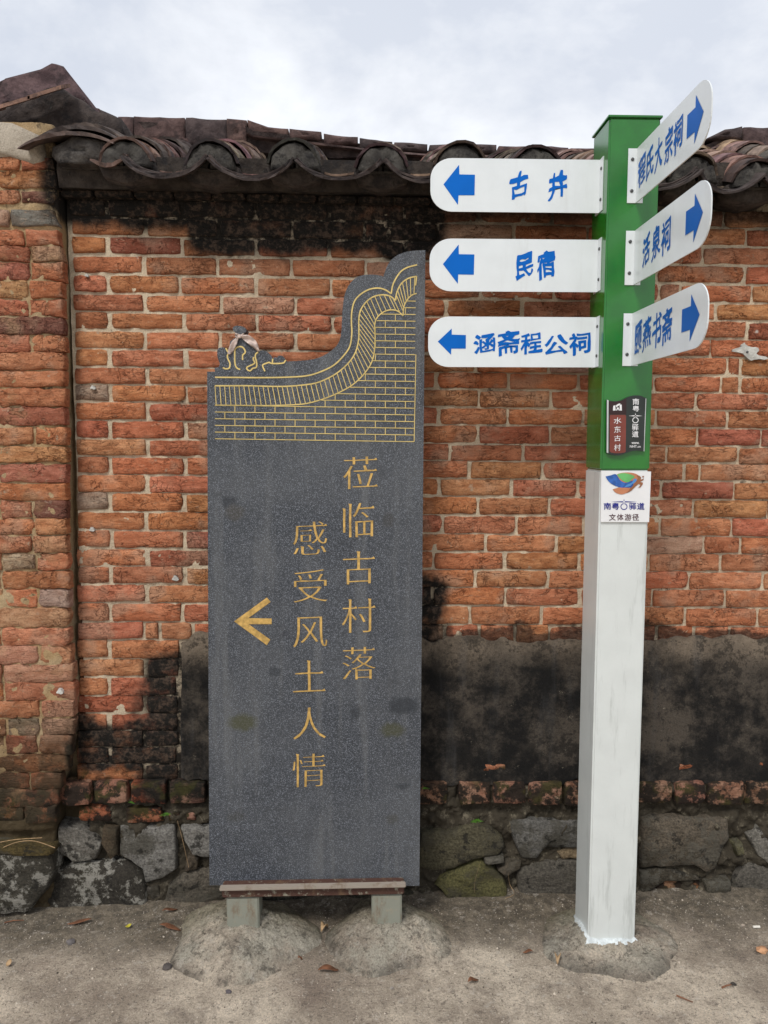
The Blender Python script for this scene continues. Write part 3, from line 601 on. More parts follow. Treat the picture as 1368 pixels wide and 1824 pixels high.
while xx < 1950:
    for yy in (1450, 1525):
        ww = random.uniform(70, 120); stone([(xx+5, yy+8), (xx+ww*.5, yy), (xx+ww, yy+12), (xx+ww+4, yy+55), (xx+ww*.5, yy+68), (xx, yy+58)], wall, random.choice((GR, DK, BR, OL)), .9, YW, .03, int(xx)+yy)
    xx += 118
# white repair patch round an old nail, and the nail
pc = (1337, 627); pp = [(pc[0]+(24+9*math.sin(a*3)+5*math.sin(a*7+1))*math.cos(a), pc[1]+(12+3*math.sin(a*5))*math.sin(a)+.35*(24*math.cos(a))) for a in np.linspace(0, 2*math.pi, 26, endpoint=False)]
slab('filler_patch', pp, lambda x, y: atY(x, y, YW-.0125), (0, .03, 0), M['filler'], wall)
def disc(name, c, nrm, r, h, mat, parent, seg=12):
    n = Vector(nrm).normalized(); t = n.orthogonal().normalized(); b = n.cross(t); V = []; Fc = []
    for k, (rr, hh) in enumerate(((r, 0), (r, h*.6), (r*.6, h))):
        V += [Vector(c)+t*math.cos(2*math.pi*i/seg)*rr+b*math.sin(2*math.pi*i/seg)*rr+n*hh for i in range(seg)]
    for k in range(2):
        for i in range(seg): Fc.append((k*seg+i, k*seg+(i+1) % seg, (k+1)*seg+(i+1) % seg, (k+1)*seg+i))
    Fc.append(list(range(2*seg, 3*seg))); return mk(name, V, Fc, mat, parent)
disc('nail', atY(1331, 627, YW-.0125), (0, -1, 0), .004, .003, M['bolt'], wall)
for (x, y, s_) in ((165, 690, 4), (312, 1030, 5), (163, 943, 4), (106, 1232, 5), (154, 490, 3)):
    Yv = (YL if x < 120 else YW)-.012
    slab('paint_spot', [(x+s_*(1+.4*math.sin(a*3))*math.cos(a), y+s_*1.1*(1+.3*math.sin(a*2+1))*math.sin(a)) for a in np.linspace(0, 2*math.pi, 14, endpoint=False)], lambda X, Y_: atY(X, Y_, Yv), (0, .02, 0), M['filler'], wall)

# ================================================================== EAVES AND ROOF OF THE MAIN WALL
YB, YS = 2.415, 2.447
xs_e = list(range(100, 2101, 25))
def eave_y(x, xs, ys): return interp(x, xs, ys)
bt = lambda x: interp(x, [100, 540, 780, 1368, 2100], [286, 296, 300, 302, 296])
bb = lambda x: interp(x, [100, 300, 540, 780, 1100, 1368, 2100], [334, 337, 341, 345, 345, 342, 335])
sb = lambda x: interp(x, [100, 300, 540, 780, 1100, 1368, 2100], [350, 352, 358, 364, 362, 357, 350])
def sweep(name, prof, mat, parent, color=None, xs=xs_e, jit=.004, YX=None):
    V = []; Fc = []; m = len(prof)
    for i, x in enumerate(xs):
        X = atY(x, 330 if YX is None else 230, YX or YB).x
        for k, (yf, Y) in enumerate(prof):
            z = yf(x) if callable(yf) else yf; V.append(Vector((X, Y+nz(X*9, k*3, 1, 1, 3)*jit*2, z+nz(X*7, k*3, 5, 1, 3)*jit)))
    for i in range(len(xs)-1):
        for k in range(m-1): a = i*m+k; Fc.append((a, a+1, a+m+1, a+m))
    Fc.append(list(range(m-1, -1, -1))); Fc.append([(len(xs)-1)*m+k for k in range(m)])
    o = mk(name, V, Fc, mat, parent, False)
    if color: o.color = (*color, 1)
    return o
Zb = lambda fn, Y: (lambda x: atY(x, fn(x), Y).z)
fine = list(np.arange(104, 2100, 6.))
sweep('eave_band', [(lambda x: atY(x, bt(x), YB).z+.03, YW+.3), (lambda x: atY(x, bt(x), YB).z+.02, YB+.0), (lambda x: atY(x, bt(x)+16, YB-.008).z, YB-.008), (Zb(bb, YB+.004), YB+.004), (lambda x: atY(x, bb(x), YB+.004).z+.004, YB+.02), (lambda x: atY(x, bb(x), YB+.004).z+.004, YW+.3)], M['eave'], wall, (.052, .044, .038), fine, .005)
x = 106
while x < 1420:
    wd = random.uniform(60, 72); a = atY(x+1.5, bb(x)+1, YS); b = atY(x+wd-1.5, sb(x+wd/2), YS)
    zt = atY(x, bb(x), YB).z-.002
    q = bevel_box('ledge_brick', a.x, b.x, YS+random.uniform(-.004, .004), YW+.05, b.z, max(zt-.006, b.z+.02), .004, M['brick'], wall)
    q.color = random.choice(((.17, .085, .055, 1), (.13, .075, .05, 1), (.22, .10, .06, 1), (.09, .06, .045, 1))); x += wd
v, f = box_vf(atY(1420, 350, YS).x, XR, YS, YW+.05, atY(1368, 357, YS).z, atY(1368, 342, YB).z-.004); mk('ledge_end', v, f, M['mortar'], wall)
# roof surface
YF, YR = 2.345, 3.08
crest = lambda x: interp(x, [0, 100, 222, 373, 525, 682, 820, 957, 1100, 1240, 1345, 1500, 2100], [235, 238, 243, 248, 248, 253, 251, 258, 266, 272, 282, 285, 280])
rear = lambda x: interp(x, [0, 200, 430, 600, 840, 1060, 1200, 1368, 2100], [240, 247, 255, 266, 273, 272, 262, 250, 240])
roof = mk('roof', *(lambda: (lambda xs: ([Vector((atY(x, 300, YF).x, Y, z)) for x in xs for (Y, z) in ((YF+.10, atY(x, crest(x), YF).z-.088), (YR, atY(x, rear(x), YR).z-.062), (YR+.6, atY(x, rear(x), YR).z-.12), (YR+.6, 2.2), (YW+.3, 2.2))],
     [(i*5+k, i*5+k+1, (i+1)*5+k+1, (i+1)*5+k) for i in range(len(xs)-1) for k in range(4)]))([100+i*40 for i in range(50)]))(), M['eave'], wall)
roof.color = (.05, .045, .04, 1)
SEED = [1]
def arc_tile(name, r0, half, length, th, inv=False, taper=.9, seg=9):
    V = []; Fc = []
    for s_, (yy, rr) in enumerate(((0, 1.), (length, taper))):
        for lay in (0, 1):
            for i in range(seg+1):
                a = -half+2*half*i/seg; rad = (r0-lay*th)*rr
                x = math.sin(a)*rad; z = (math.cos(a)*rad-math.cos(half)*r0*rr)
                if inv: z = -z-(0 if lay == 0 else 0)
                V.append((x, yy, z))
    n = seg+1
    for i in range(seg):
        Fc += [(i, i+1, 2*n+i+1, 2*n+i), (n+i, 3*n+i, 3*n+i+1, n+i+1), (i, n+i, n+i+1, i+1), (2*n+i, 2*n+i+1, 3*n+i+1, 3*n+i)]
    Fc += [(0, 2*n, 3*n, n), (seg, n+seg, 3*n+seg, 2*n+seg)]
    bm = bmesh.new(); vs = [bm.verts.new(v) for v in V]; [bm.faces.new([vs[i] for i in q]) for q in Fc]; bmesh.ops.recalc_face_normals(bm, faces=bm.faces)
    for q in bm.verts:
        fr_ = q.co.y < .01; q.co += Vector((nz(q.co.x*40, q.co.y*9, SEED[0], 1, 3)*.003, nz(q.co.x*45, SEED[0]*3, q.co.y*5, 1, 3)*(.016 if fr_ else .004), nz(q.co.x*30, q.co.y*20, SEED[0]+7, 1, 3)*.004))
    SEED[0] += 1; me = bpy.data.meshes.new(name); bm.to_mesh(me); bm.free(); me.materials.append(M['tile']); return me
cov = [arc_tile('cover_tile', .080+.002*(k % 3), R(82-2*(k % 3)), .20, .0075, taper=.88) for k in range(8)]
panm = [arc_tile('pan_tile', .165+.004*(k % 2), R(52), .21, .0075, inv=True, taper=.92, seg=12) for k in range(6)]
cols = [-60, 222, 373, 525, 682, 820, 957, 1100, 1238, 1350, 1500, 1650, 1800, 1960]
def tcol(front):
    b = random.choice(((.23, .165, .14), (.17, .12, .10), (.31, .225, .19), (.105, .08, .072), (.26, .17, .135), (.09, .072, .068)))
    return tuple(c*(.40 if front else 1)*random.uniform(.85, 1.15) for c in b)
NT = 9
for ci, xc in enumerate(cols):
    if xc < 0: continue
    X = atY(xc, crest(xc), YF).x; zf = atY(xc, crest(xc), YF).z; zr = atY(xc, rear(xc), YR).z
    X2 = atY(cols[ci+1], 270, YF).x if ci+1 < len(cols) else X+.26
    sl_ = math.atan2(zr-zf, YR-YF); pitch = math.hypot(zr-zf, YR-YF)/NT
    if xc > 1500: NTc = NT
    for j in range(NT+1):
        y = YF+(YR-YF)*j/NT+(random.uniform(-.012, .012) if j else 0); z = zf+(zr-zf)*j/NT
        t = sl_-R(3.2)
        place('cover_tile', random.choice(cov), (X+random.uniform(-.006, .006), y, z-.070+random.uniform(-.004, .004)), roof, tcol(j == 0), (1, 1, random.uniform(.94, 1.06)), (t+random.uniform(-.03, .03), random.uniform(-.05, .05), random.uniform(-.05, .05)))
        if j < NT:
            Xm = (X+X2)/2; wsc = (X2-X)/(.33*math.sin(R(52))*1.0)*.98
            zm = (z+atY(cols[min(ci+1, len(cols)-1)], crest(cols[min(ci+1, len(cols)-1)]), YF).z+(zr-zf)*j/NT)/2
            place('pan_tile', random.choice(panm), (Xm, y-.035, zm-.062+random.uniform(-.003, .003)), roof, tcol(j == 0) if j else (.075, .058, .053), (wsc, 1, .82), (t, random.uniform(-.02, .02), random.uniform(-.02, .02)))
    if True:
        for k in (1, 2):   # doubled tiles stacked on the eave edge
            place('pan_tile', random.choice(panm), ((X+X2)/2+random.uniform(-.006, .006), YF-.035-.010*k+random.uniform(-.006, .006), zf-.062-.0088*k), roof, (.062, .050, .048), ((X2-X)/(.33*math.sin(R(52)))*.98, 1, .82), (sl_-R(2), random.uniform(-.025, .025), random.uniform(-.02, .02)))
    # mortar plug closing the front of the cover tile
    seg = 16; V = []; Fc = []
    for k, (sc_, dy) in enumerate(((1.0, .05), (.98, .0), (.86, -.016), (.45, -.024), (.05, -.026))):
        for i in range(seg+1):
            a = -1.5+3.0*i/seg; rr = .072*sc_*(1+.10*nz(i*.8, ci*3, k*.4, 1, 2))
            V.append(Vector((X+math.sin(a)*rr*1.05, YF+.010+dy+nz(i*.9, ci, k, 1, 3)*.012, zf-.078+math.cos(a)*rr-(.012 if abs(a) > 1.3 else 0))))
    for k in range(4):
        for i in range(seg): a = k*(seg+1)+i; Fc.append((a, a+1, a+seg+2, a+seg+1))
    for k in range(4): a = k*(seg+1); Fc.append((a, a+seg+1, a+2*seg+1, a+seg))
    o = mk('mortar_plug', V, Fc, M['plug'], roof, True); o.color = (.075, .072, .066, 1)
    # saddle of mortar under the plug where two pans meet
    V = [Vector((X+dx, YF+.02+dy, zf-.078+dz)) for dy in (0, .12) for dx, dz in ((-.085, .004), (-.05, .02), (0, .03), (.05, .02), (.085, .004), (.07, -.03), (0, -.045), (-.07, -.03))]
    Fc = [list(range(8)), list(range(15, 7, -1))]+[(i, i+8, (i+1) % 8+8, (i+1) % 8) for i in range(8)]
    o = mk('mortar_bed', V, Fc, M['eave'], roof, True); o.color = (.07, .06, .055, 1)
# wide verge tile at the left end, over its own lump of mortar
def verge(px0, px1, pyl, pyt, pyr, Y, ln, color, th=.012, sub=roof):
    seg = 12; V = []; Fc = []
    for Yk in (Y, Y+ln):
        for lay in (0, 1):
            for i in range(seg+1):
                t = i/seg; xq = px0+(px1-px0)*t; yq = (1-t)**2*pyl+2*t*(1-t)*(2*pyt-.5*(pyl+pyr))+t*t*pyr
                p = atY(xq, yq, Y); V.append(Vector((p.x, Yk+nz(i, lay, 1)*.006, p.z-lay*th*(.4+.6*math.sin(math.pi*max(.05, min(.95, t))))+(Yk-Y)*.30)))
    n = seg+1
    for i in range(seg): Fc += [(i, i+1, 2*n+i+1, 2*n+i), (n+i, 3*n+i, 3*n+i+1, n+i+1), (i, n+i, n+i+1, i+1)]
    Fc += [(0, 2*n, 3*n, n), (seg, n+seg, 3*n+seg, 2*n+seg)]
    o = mk('verge_tile', V, Fc, M['tile'], sub, False); o.color = (*color, 1); return o
verge(31, 202, 262, 233, 253, 2.33, .2, (.11, .08, .07)); verge(62, 206, 246, 222, 244, 2.36, .22, (.075, .06, .055)); verge(90, 215, 238, 218, 243, 2.40, .3, (.09, .07, .06))
verge(160, 226, 282, 290, 274, 2.315, .2, (.13, .085, .07))
def lump(name, pts, Y, depth, mat, color, parent, amp=.02, seed=0, shrink=.97):
    """irregular solid: outline at distance Y, rounded towards the front"""
    P = [atY(x, y, Y) for x, y in pts]; out = []
    for i in range(len(P)):
        a, b = P[i], P[(i+1) % len(P)]; k = max(1, int((b-a).length/.025))
        for t in range(k): out.append(a.lerp(b, t/k))
    c = sum(out, Vector())/len(out); n = len(out); V = []; Fc = []
    for k, (s_, dy) in enumerate(((1, depth), (1, .012), (shrink, .003), (.85, 0), (.55, -.006*(amp > .001)), (.25, -.008))):
        for p in out:
            q = c+(p-c)*s_; e_ = nz(q.x*14, q.z*14, seed, 1, 4)*amp; V.append(Vector((q.x+e_*.25, Y+dy+(e_ if k else 0), q.z+nz(q.z*15, q.x*13, seed+4, 1, 4)*amp*.3)))
    for k in range(5):
        for i in range(n): a = k*n+i; b = k*n+(i+1) % n; Fc.append((a, b, b+n, a+n))
    V.append(c); o = 5*n
    for i in range(n): Fc.append((o+i, o+(i+1) % n, len(V)-1))
    ob = mk(name, V, Fc, mat, parent, True); ob.color = (*color, 1); return ob
lump('mortar_lump', [(88, 262), (130, 243), (196, 254), (205, 285), (160, 292), (104, 290), (86, 276)], 2.365, .2, M['plug'], (.09, .085, .08), roof, .03, 3)
# ridge: bricks laid end to end along the top
rt = lambda x: interp(x, [-200, 120, 150, 170, 210, 300, 440, 445, 530, 600, 690, 770, 840, 960, 1060, 1190, 1250, 1300, 1308, 1368, 2100], [178, 178, 184, 192, 206, 208, 214, 222, 231, 240, 251, 256, 257, 262, 263, 258, 248, 228, 225, 227, 232])
YG = 3.08
x = 118; k = 0
while x < 2060:
    wd = random.uniform(58, 68) if 440 < x < 1300 else random.uniform(66, 96)
    if x < 210: wd = 30
    if x < 440 < x+wd+15: wd = 440-x
    xm = x+wd/2; gp = 1.6 if (440 < x < 1300) else .5
    a = atY(x+gp, rt(xm if not x < 210 else x+8), YG); b = atY(x+wd-gp, rt(xm)+14, YG)
    big = x < 440 or x > 1300
    q = lump('ridge_brick', [(x+gp, rt(x+gp)+random.uniform(-1, 1.5)), (xm, rt(xm)+random.uniform(-1, 1)), (x+wd-gp, rt(x+wd-gp)+random.uniform(-1, 1.5)), (x+wd-gp, rt(xm)+(46 if big else 16)), (x+gp, rt(xm)+(46 if big else 16))], YG-.03+random.uniform(-.008, .008), .18, M['ridge'], random.choice(((.105, .070, .066), (.085, .060, .060), (.12, .078, .070), (.075, .058, .058))) if not (150 < x < 200) else (.06, .05, .05), roof, .016, k, shrink=.985)
    x += wd; k += 1
sweep('ridge_base', [(lambda x: atY(x, rt(x)+13, YG).z, YG+.17), (lambda x: atY(x, rt(x)+14, YG).z, YG-.022), (lambda x: atY(x, rear(x)+14, YG-.01).z, YG-.01), (lambda x: atY(x, rear(x)+20, YG).z, YG+.17)], M['eave'], roof, (.075, .058, .055), list(np.arange(200, 2050, 12.)), .01, YG)
V = []; Fc = []
sweep('ridge_course', [(lambda x: atY(x, rt(x)+16+3, YG-.04).z+.008, YG), (lambda x: atY(x, rt(x)+19, YG-.04).z, YG-.045), (lambda x: atY(x, rt(x)+22, YG-.04).z, YG-.045), (lambda x: atY(x, rt(x)+22, YG-.04).z, YG)], M['tile'], roof, (.13, .09, .085), list(np.arange(442, 1300, 12.)), .003, YG)

# ================================================================== LEFT BUILDING
lw = empty('house_corner', (-1.2, YL, 0), 'crumbling mud-jointed brick house corner with blackened gable at the left edge', 'wall')
redge = lambda y: interp(y, [200, 330, 480, 900, 1150, 1240, 1330, 1380, 1450, 1520, 1640], [100, 108, 116, 123, 128, 138, 134, 116, 106, 100, 98])
def lfn(x, z):
    n = len(x); zt = z
    # px edge as function of z
    ys = np.array([pxof(Vector((-1.0, YL, q)))[1] for q in np.linspace(-.1, 2.9, 40)]); yv = np.interp(z, np.linspace(-.1, 2.9, 40), ys)
    ex = np.array([atY(redge(q)-10, q, YL).x for q in np.linspace(180, 1700, 80)]); e_ = np.interp(yv, np.linspace(180, 1700, 80), ex)
    x0 = -2.6; t = (x-x0)/( -0.9-x0); X = x0+(e_-x0)*np.minimum(t*1.02, 1); p = np.stack([X, np.full(n, 7.), z], 1)
    turn = np.clip((t*1.02-1)/.02, 0, 1)
    Y = YL+.0015+fbm(p+10, 8, 3)*.005+fbm(p, 40, 4, .65)*.007+turn*.11+np.clip((t-.955)/.025, 0, 1)**2*.012
    low = np.clip((atY(60, 1478, YL).z-z)/.02, 0, 1); Y = Y+low*(.02+fbm(p, 12, 4, .6)*.03)
    return np.stack([X+turn*fbm(p, 20, 3)*.006, Y, z], 1)
xsl = np.concatenate([np.linspace(-2.6, -1.5, 60), np.linspace(-1.49, -.9, 130)])
ztop = atY(60, 214, YL).z
grid_mesh('mortar', xsl, np.arange(-.05, ztop, .0075), lfn, M['mortar_left'], lw, (-1.2, YL, 0))
v, f = box_vf(-2.6, atY(131, 400, YW).x, YW+.045, YW+.4, -.05, ztop); mk('wall_core', v, f, M['mortar_left'], lw)
LR = [(282, 302), (305, 334), (341, 362), (376, 402), (411, 436), (441, 465), (469, 498), (502, 531), (535, 562), (566, 594), (598, 626), (629, 657), (662, 687), (693, 722), (727, 756), (763, 790), (797, 822), (828, 857), (863, 889), (893, 922), (926, 950), (957, 982), (987, 1014), (1019, 1046), (1052, 1080), (1085, 1114), (1121, 1148), (1153, 1181), (1186, 1212), (1217, 1245), (1250, 1276), (1281, 1308), (1312, 1341), (1346, 1372), (1378, 1404), (1408, 1433), (1437, 1462)]
for i, (a, b) in enumerate(LR):
    xr = redge((a+b)/2)-random.uniform(0, 4)
    if i < 5: xr -= random.uniform(0, 8)
    x = xr; first = True
    while x > -330:
        ln = random.choice((58, 62, 122, 128)) if first else random.choice((122, 128, 60))
        ln = ln if i != 3 else 84; c = tint('l')
        if i == 3 and first: c = (.20, .18, .15)
        if i > 30: c = tuple(q*.55 for q in c)
        if first and i in (2, 9, 19): c = (.20, .085, .06)
        put_brick(x-ln+1.2, a-1.6, x-.4, b+1.6, lw, 'l', YL, random.uniform(.002, .009), c); x -= ln; first = False
lump('render_panel', [(-200, 214), (20, 216), (72, 240), (78, 262), (82, 285), (60, 291), (20, 279), (-20, 280), (-200, 282)], YL-.012, .06, M['mortar_top'], (.4, .35, .28), lw, .008, 2)
st_l = [(za([(-300,520),(-60,515),(120,515),(280,522),(300,640),(250,730),(150,840),(0,835),(-300,830)]), (.06,.055,.045), .1), (za([(-300,480),(-30,462),(150,478),(280,500),(300,520),(0,522),(-300,525)]), (.10,.075,.03), .9)]
for i, (p, c, a) in enumerate(st_l): stone(p, lw, c, a, YL+.0, .03, 60+i)
# gable top: dark body, sloping line of tiles, blunt brick ridge
lump('gable_body', [(-260, 300), (-260, 262), (0, 186), (60, 165), (108, 152), (132, 172), (150, 180), (172, 197), (214, 208), (226, 246), (120, 262), (78, 262), (50, 248), (22, 218), (-30, 226)], 2.50, .35, M['eave'], (.058, .048, .045), lw, .03, 9)
lump('gable_ridge', [(-260, 250), (-250, 200), (0, 146), (36, 141), (66, 124), (94, 110), (106, 113), (118, 128), (134, 150), (150, 182), (128, 174), (106, 160), (40, 178), (0, 196)], 2.68, .3, M['ridge'], (.115, .078, .082), lw, .035, 12)
for (x0, y0, x1, y1) in ((50, 170, 110, 151), (-12, 190, 54, 170), (-80, 214, -8, 192), (-150, 238, -76, 216), (-220, 262, -146, 240)):
    p0, p1 = atY(x0, y0, 2.40), atY(x1, y1, 2.40); V = []
    for Y in (2.395, 2.47):
        for p, t in ((p0, 0), (p1, 0)): V += [Vector((p.x, Y, p.z+(Y-2.4)*.5)), Vector((p.x, Y, p.z+(Y-2.4)*.5-.011))]
    q = mk('verge_tile', V, [(0, 2, 3, 1), (0, 4, 6, 2), (1, 3, 7, 5), (0, 1, 5, 4), (2, 6, 7, 3), (4, 5, 7, 6)], M['tile'], lw); q.color = (.20, .12, .09, 1)

# ================================================================== FOOTINGS
def mound(px, py, rx, ry, h, seed, label, top=(0, 0)):
    c = on_ground(px, py); xs = np.linspace(-1.15, 1.15, 150); ys = np.linspace(-1.15, 1.15, 130)
    def fn(u, v_):
        a = np.arctan2(v_, u); r = np.hypot(u, v_)/(1+.07*np.sin(a*3+seed)+.05*np.sin(a*5+seed*2)); X = c.x+u*rx; Y = c.y+v_*ry
        p = np.stack([X, Y, X*0+seed], 1); r = r+fbm(p, 14, 3)*.06
        z = h*np.where(r < 1, (1-np.minimum(r, 1)**2.2)**1.15, 0)+fbm(p, 16, 6, .66)*.034*np.clip((1.02-r)*1.6, 0, .8)+fbm(p, 70, 3)*.004; z = np.where(r > 1.0, -.02*np.clip((r-1)*6, 0, 1)+z, z)
        return np.stack([X, Y, z+.008*np.clip((1.12-r)*6, -1, 1)], 1)
    o = grid_mesh('cement_footing', xs, ys, fn, M['mound'], None, (c.x, c.y, 0)); tag(o, label, 'footing', 'cement footings of the signs'); o_ = o
    return lambda x, y: float(fn(np.array([(x-c.x)/rx]), np.array([(y-c.y)/ry]))[0, 2])
mound(432, 1672, .215, .195, .072, 1., 'rough grey cement mound round the left leg of the stone slab stand')
mound(690, 1668, .185, .175, .070, 2.4, 'rough grey cement mound round the right leg of the stone slab stand')
mh = mound(1082, 1672, .200, .175, .040, 4.2, 'low brown cement mound round the foot of the white and green signpost')

# ================================================================== STONE SLAB SIGN
p0 = atY(560, 1577, 2.255); lean = R(1.3); nrm = Vector((0, -math.cos(lean), math.sin(lean)))
ST = lambda x, y, off=0.: atPl(x, y, p0, nrm)+nrm*off
M['granite'] = granite_mat()
slabsign = empty('stone_sign', (p0.x, 2.28, 0), 'tall dark granite slab with a curved wall-shaped top, gold carved characters and a gold arrow', 'stone sign')
z1 = lambda L_: [(350+x/3.181, 430+y/3.181) for x, y in L_]
orn = catmull([(105,738),(104,716),(124,712),(131,692),(120,660),(117,630),(122,608),(145,600),(168,607),(180,622),(188,600),(190,568),(205,556),(214,548),(240,545),(243,535),(222,518),(208,505),(206,488),(222,478),(245,478),(268,485),(281,497),(280,512),(266,522),(264,538),(288,562),(320,600),(345,622),(372,617),(400,625),(420,645),(430,662),(445,656),(455,658),(466,648),(485,648),(500,662),(508,680)], 3)
curv = catmull([(508,680),(560,678),(640,671),(700,656),(760,622),(800,582),(818,530),(824,450),(828,380),(840,300),(865,245),(905,205),(950,190),(1005,188),(1045,194),(1058,200)], 5)[1:]+catmull([(1060,196),(1070,165),(1090,122),(1120,90),(1165,66),(1225,53),(1297,50)], 4)
outline = z1([(60, 738)]+orn+curv)+[(757.5, 470), (747, 1578), (373, 1577)]
slab('slab', outline, ST, (0, .05, 0), M['granite'], slabsign)
G = lambda x, y: ST(x, y, .0012); GZ = lambda x, y: ST(350+x/3.181, 430+y/3.181, .0012)
L1 = [(105,770),(230,771),(350,772),(500,770),(620,762),(700,740),(780,700),(840,640),(870,590),(880,520),(878,460),(880,400),(895,340),(930,300),(980,272),(1030,265),(1070,275),(1103,297)]; L1b = [(1103,297),(1115,240),(1150,180),(1190,150),(1250,133)]
L2 = [(105,818),(200,818),(300,818),(480,822),(620,812),(700,795),(790,750),(860,690),(900,630),(918,560),(920,500),(920,440),(930,390),(960,345),(1000,315),(1050,303),(1095,310),(1128,335)]; L2b = [(1128,335),(1135,290),(1160,240),(1200,210),(1247,198)]
L3 = [(105,928),(200,929),(400,930),(560,925),(640,915),(740,885),(840,840),(900,800),(950,750),(990,690),(1008,620),(1012,540),(1010,470),(1025,430),(1060,400),(1100,388),(1140,395),(1170,422)]; L3b = [(1170,422),(1175,370),(1195,330),(1220,305),(1247,295)]
C1, C1b, C2, C2b, C3, C3b = [catmull(q, 8) for q in (L1, L1b, L2, L2b, L3, L3b)]
strips('carved_curve', [C1, C1b], 8, M['gold'], GZ, slabsign); strips('carved_curve', [C2, C2b, [(1247, 198), (1241, 250)]], 7.5, M['gold'], GZ, slabsign); strips('carved_curve', [C3, C3b], 6.5, M['gold'], GZ, slabsign)
def along(C, t):
    P = np.array(C); d = np.r_[0, np.cumsum(np.hypot(*np.diff(P, axis=0).T))]; t *= d[-1]
    return (float(np.interp(t, d, P[:, 0])), float(np.interp(t, d, P[:, 1])))
tk = [(along(C2, t), along(C3, min(1, t*.99+.008+.0*t))) for t in np.linspace(.0, .985, 50)]; tk = [(a, (b[0]+(-4 if a[0] < 250 else 0), b[1])) for a, b in tk]
tk += [(along(C2b, t), along(C3b, max(0, t*.95))) for t in np.linspace(.16, .95, 7)]
strips('carved_tick', [[a, b] for a, b in tk], 4.2, M['gold'], GZ, slabsign)
P3 = np.array(C3); mi = int(np.argmax(P3[:, 0] > 1008)); 
def inside(x, y):   # below / right of the lowest curve
    if y >= 926 and x <= 560: return True
    if x > 1160: 
        return y > float(np.interp(x, [q[0] for q in C3b[:1:-1]][::-1] if False else [1170, 1175, 1195, 1220, 1247], [420, 370, 330, 305, 295]))
    if x > 1012: return y > float(np.interp(x, [1012, 1025, 1060, 1100, 1140, 1170], [470, 430, 400, 388, 395, 422]))
    xl = float(np.interp(y, [430, 470, 540, 620, 690, 750, 800, 840, 885, 915, 925, 930], [1025, 1010, 1012, 1008, 990, 950, 900, 840, 740, 640, 560, 100])); return x > xl
lines = []; rows = [1118-37.9*i for i in range(22)]
tiltf = lambda x, y: (x+(0 if x < 1200 else (700-y)*.014), y+(x-105)*.0148)
for i, yr in enumerate(rows):
    seg_ = []; 
    for x in np.arange(105, 1241, 4):
        q = tiltf(x, yr)
        if inside(*q): seg_.append(q)
        elif len(seg_) > 1: lines.append([seg_[0], seg_[-1]]); seg_ = []
        else: seg_ = []
    if len(seg_) > 1: lines.append([seg_[0], seg_[-1]])
    off = 113 if i % 2 == 0 else 56
    for x in np.arange(105+off, 1240, 113.6):
        a, b = tiltf(x, yr), tiltf(x, yr-37.9)
        if inside(*a) and inside(b[0], b[1]+5): lines.append([a, b])
lines.append([(1233, 1135), (1243, 640)])
strips('carved_brickwork', lines, 4.2, M['gold'], GZ, slabsign)
for ln in ([(150,715),(165,722),(185,718),(190,700),(188,685),(178,665),(176,645),(190,630)], [(248,726),(228,716),(218,690),(217,640),(219,612),(236,598),(258,598),(272,612),(276,630),(262,645),(262,672)], [(350,628),(336,638),(334,660),(340,680),(340,712),(318,720),(305,733),(290,728),(285,715),(300,706),(318,698),(330,688),(322,668),(325,655)], [(388,736),(378,715),(376,700),(398,690),(412,686),(430,692),(488,690),(502,678),(505,672)], [(430,690),(432,665)], [(180,630),(172,615),(166,605)]):
    strips('carved_scroll', [catmull(ln, 4)], 8, M['gold'], GZ, slabsign)
T = [('莅',(611,813,673,871)),('临',(610,896,667,957)),('古',(611,982,668,1041)),('村',(609,1066,669,1127)),('落',(610,1152,669,1210)),('感',(522,929,583,988)),('受',(523,1014,583,1073)),('风',(522,1098,583,1153)),('土',(522,1176,580,1233)),('人',(522,1260,581,1317)),('情',(521,1342,580,1402))]
def song(ch, bb, seed):   # thin horizontals, thicker uprights
    v, f = glyph(ch, bb, thx=.004, thy=.020, warp=.008, seed=seed, shear=.04, serif=True); return v, f
for i, (ch, bb) in enumerate(T):
    LV.clear(); v, f = song(ch, bb, i); mk('carved_character', [G(*p)+nrm*l*6e-6 for p, l in zip(v, LV)], f, M['gold_text'], slabsign)
z8 = lambda L_: [(400+x/2.942, 800+y/2.942) for x, y in L_]
flat('carved_arrow', M['gold_text'], [z8([(50,902),(222,777),(242,800),(125,885),(247,887),(247,917),(127,917),(240,998),(222,1027)])], G, slabsign)
# ---- steel stand under the slab
stand = empty('steel_stand', (p0.x, 2.26, 0), 'low rusty steel stand of a channel beam on two square legs under the granite slab', 'stand')
a, b = atY(395, 1577, 2.225), atY(720, 1588, 2.225)
bevel_box('beam', a.x, b.x, 2.225, 2.33, b.z-.010, a.z-.004, .003, M['steel_beam'], stand)
bevel_box('lip', a.x-.004, b.x+.004, 2.205, 2.226, a.z-.007, a.z+.002, .002, M['lip'], stand)
for x0, x1 in ((403, 461), (662, 716)):
    c, d = atY(x0, 1600, 2.232), atY(x1, 1600, 2.232); bevel_box('leg', c.x, d.x, 2.232, 2.232+.085, .0, b.z-.013, .004, M['steel'], stand)
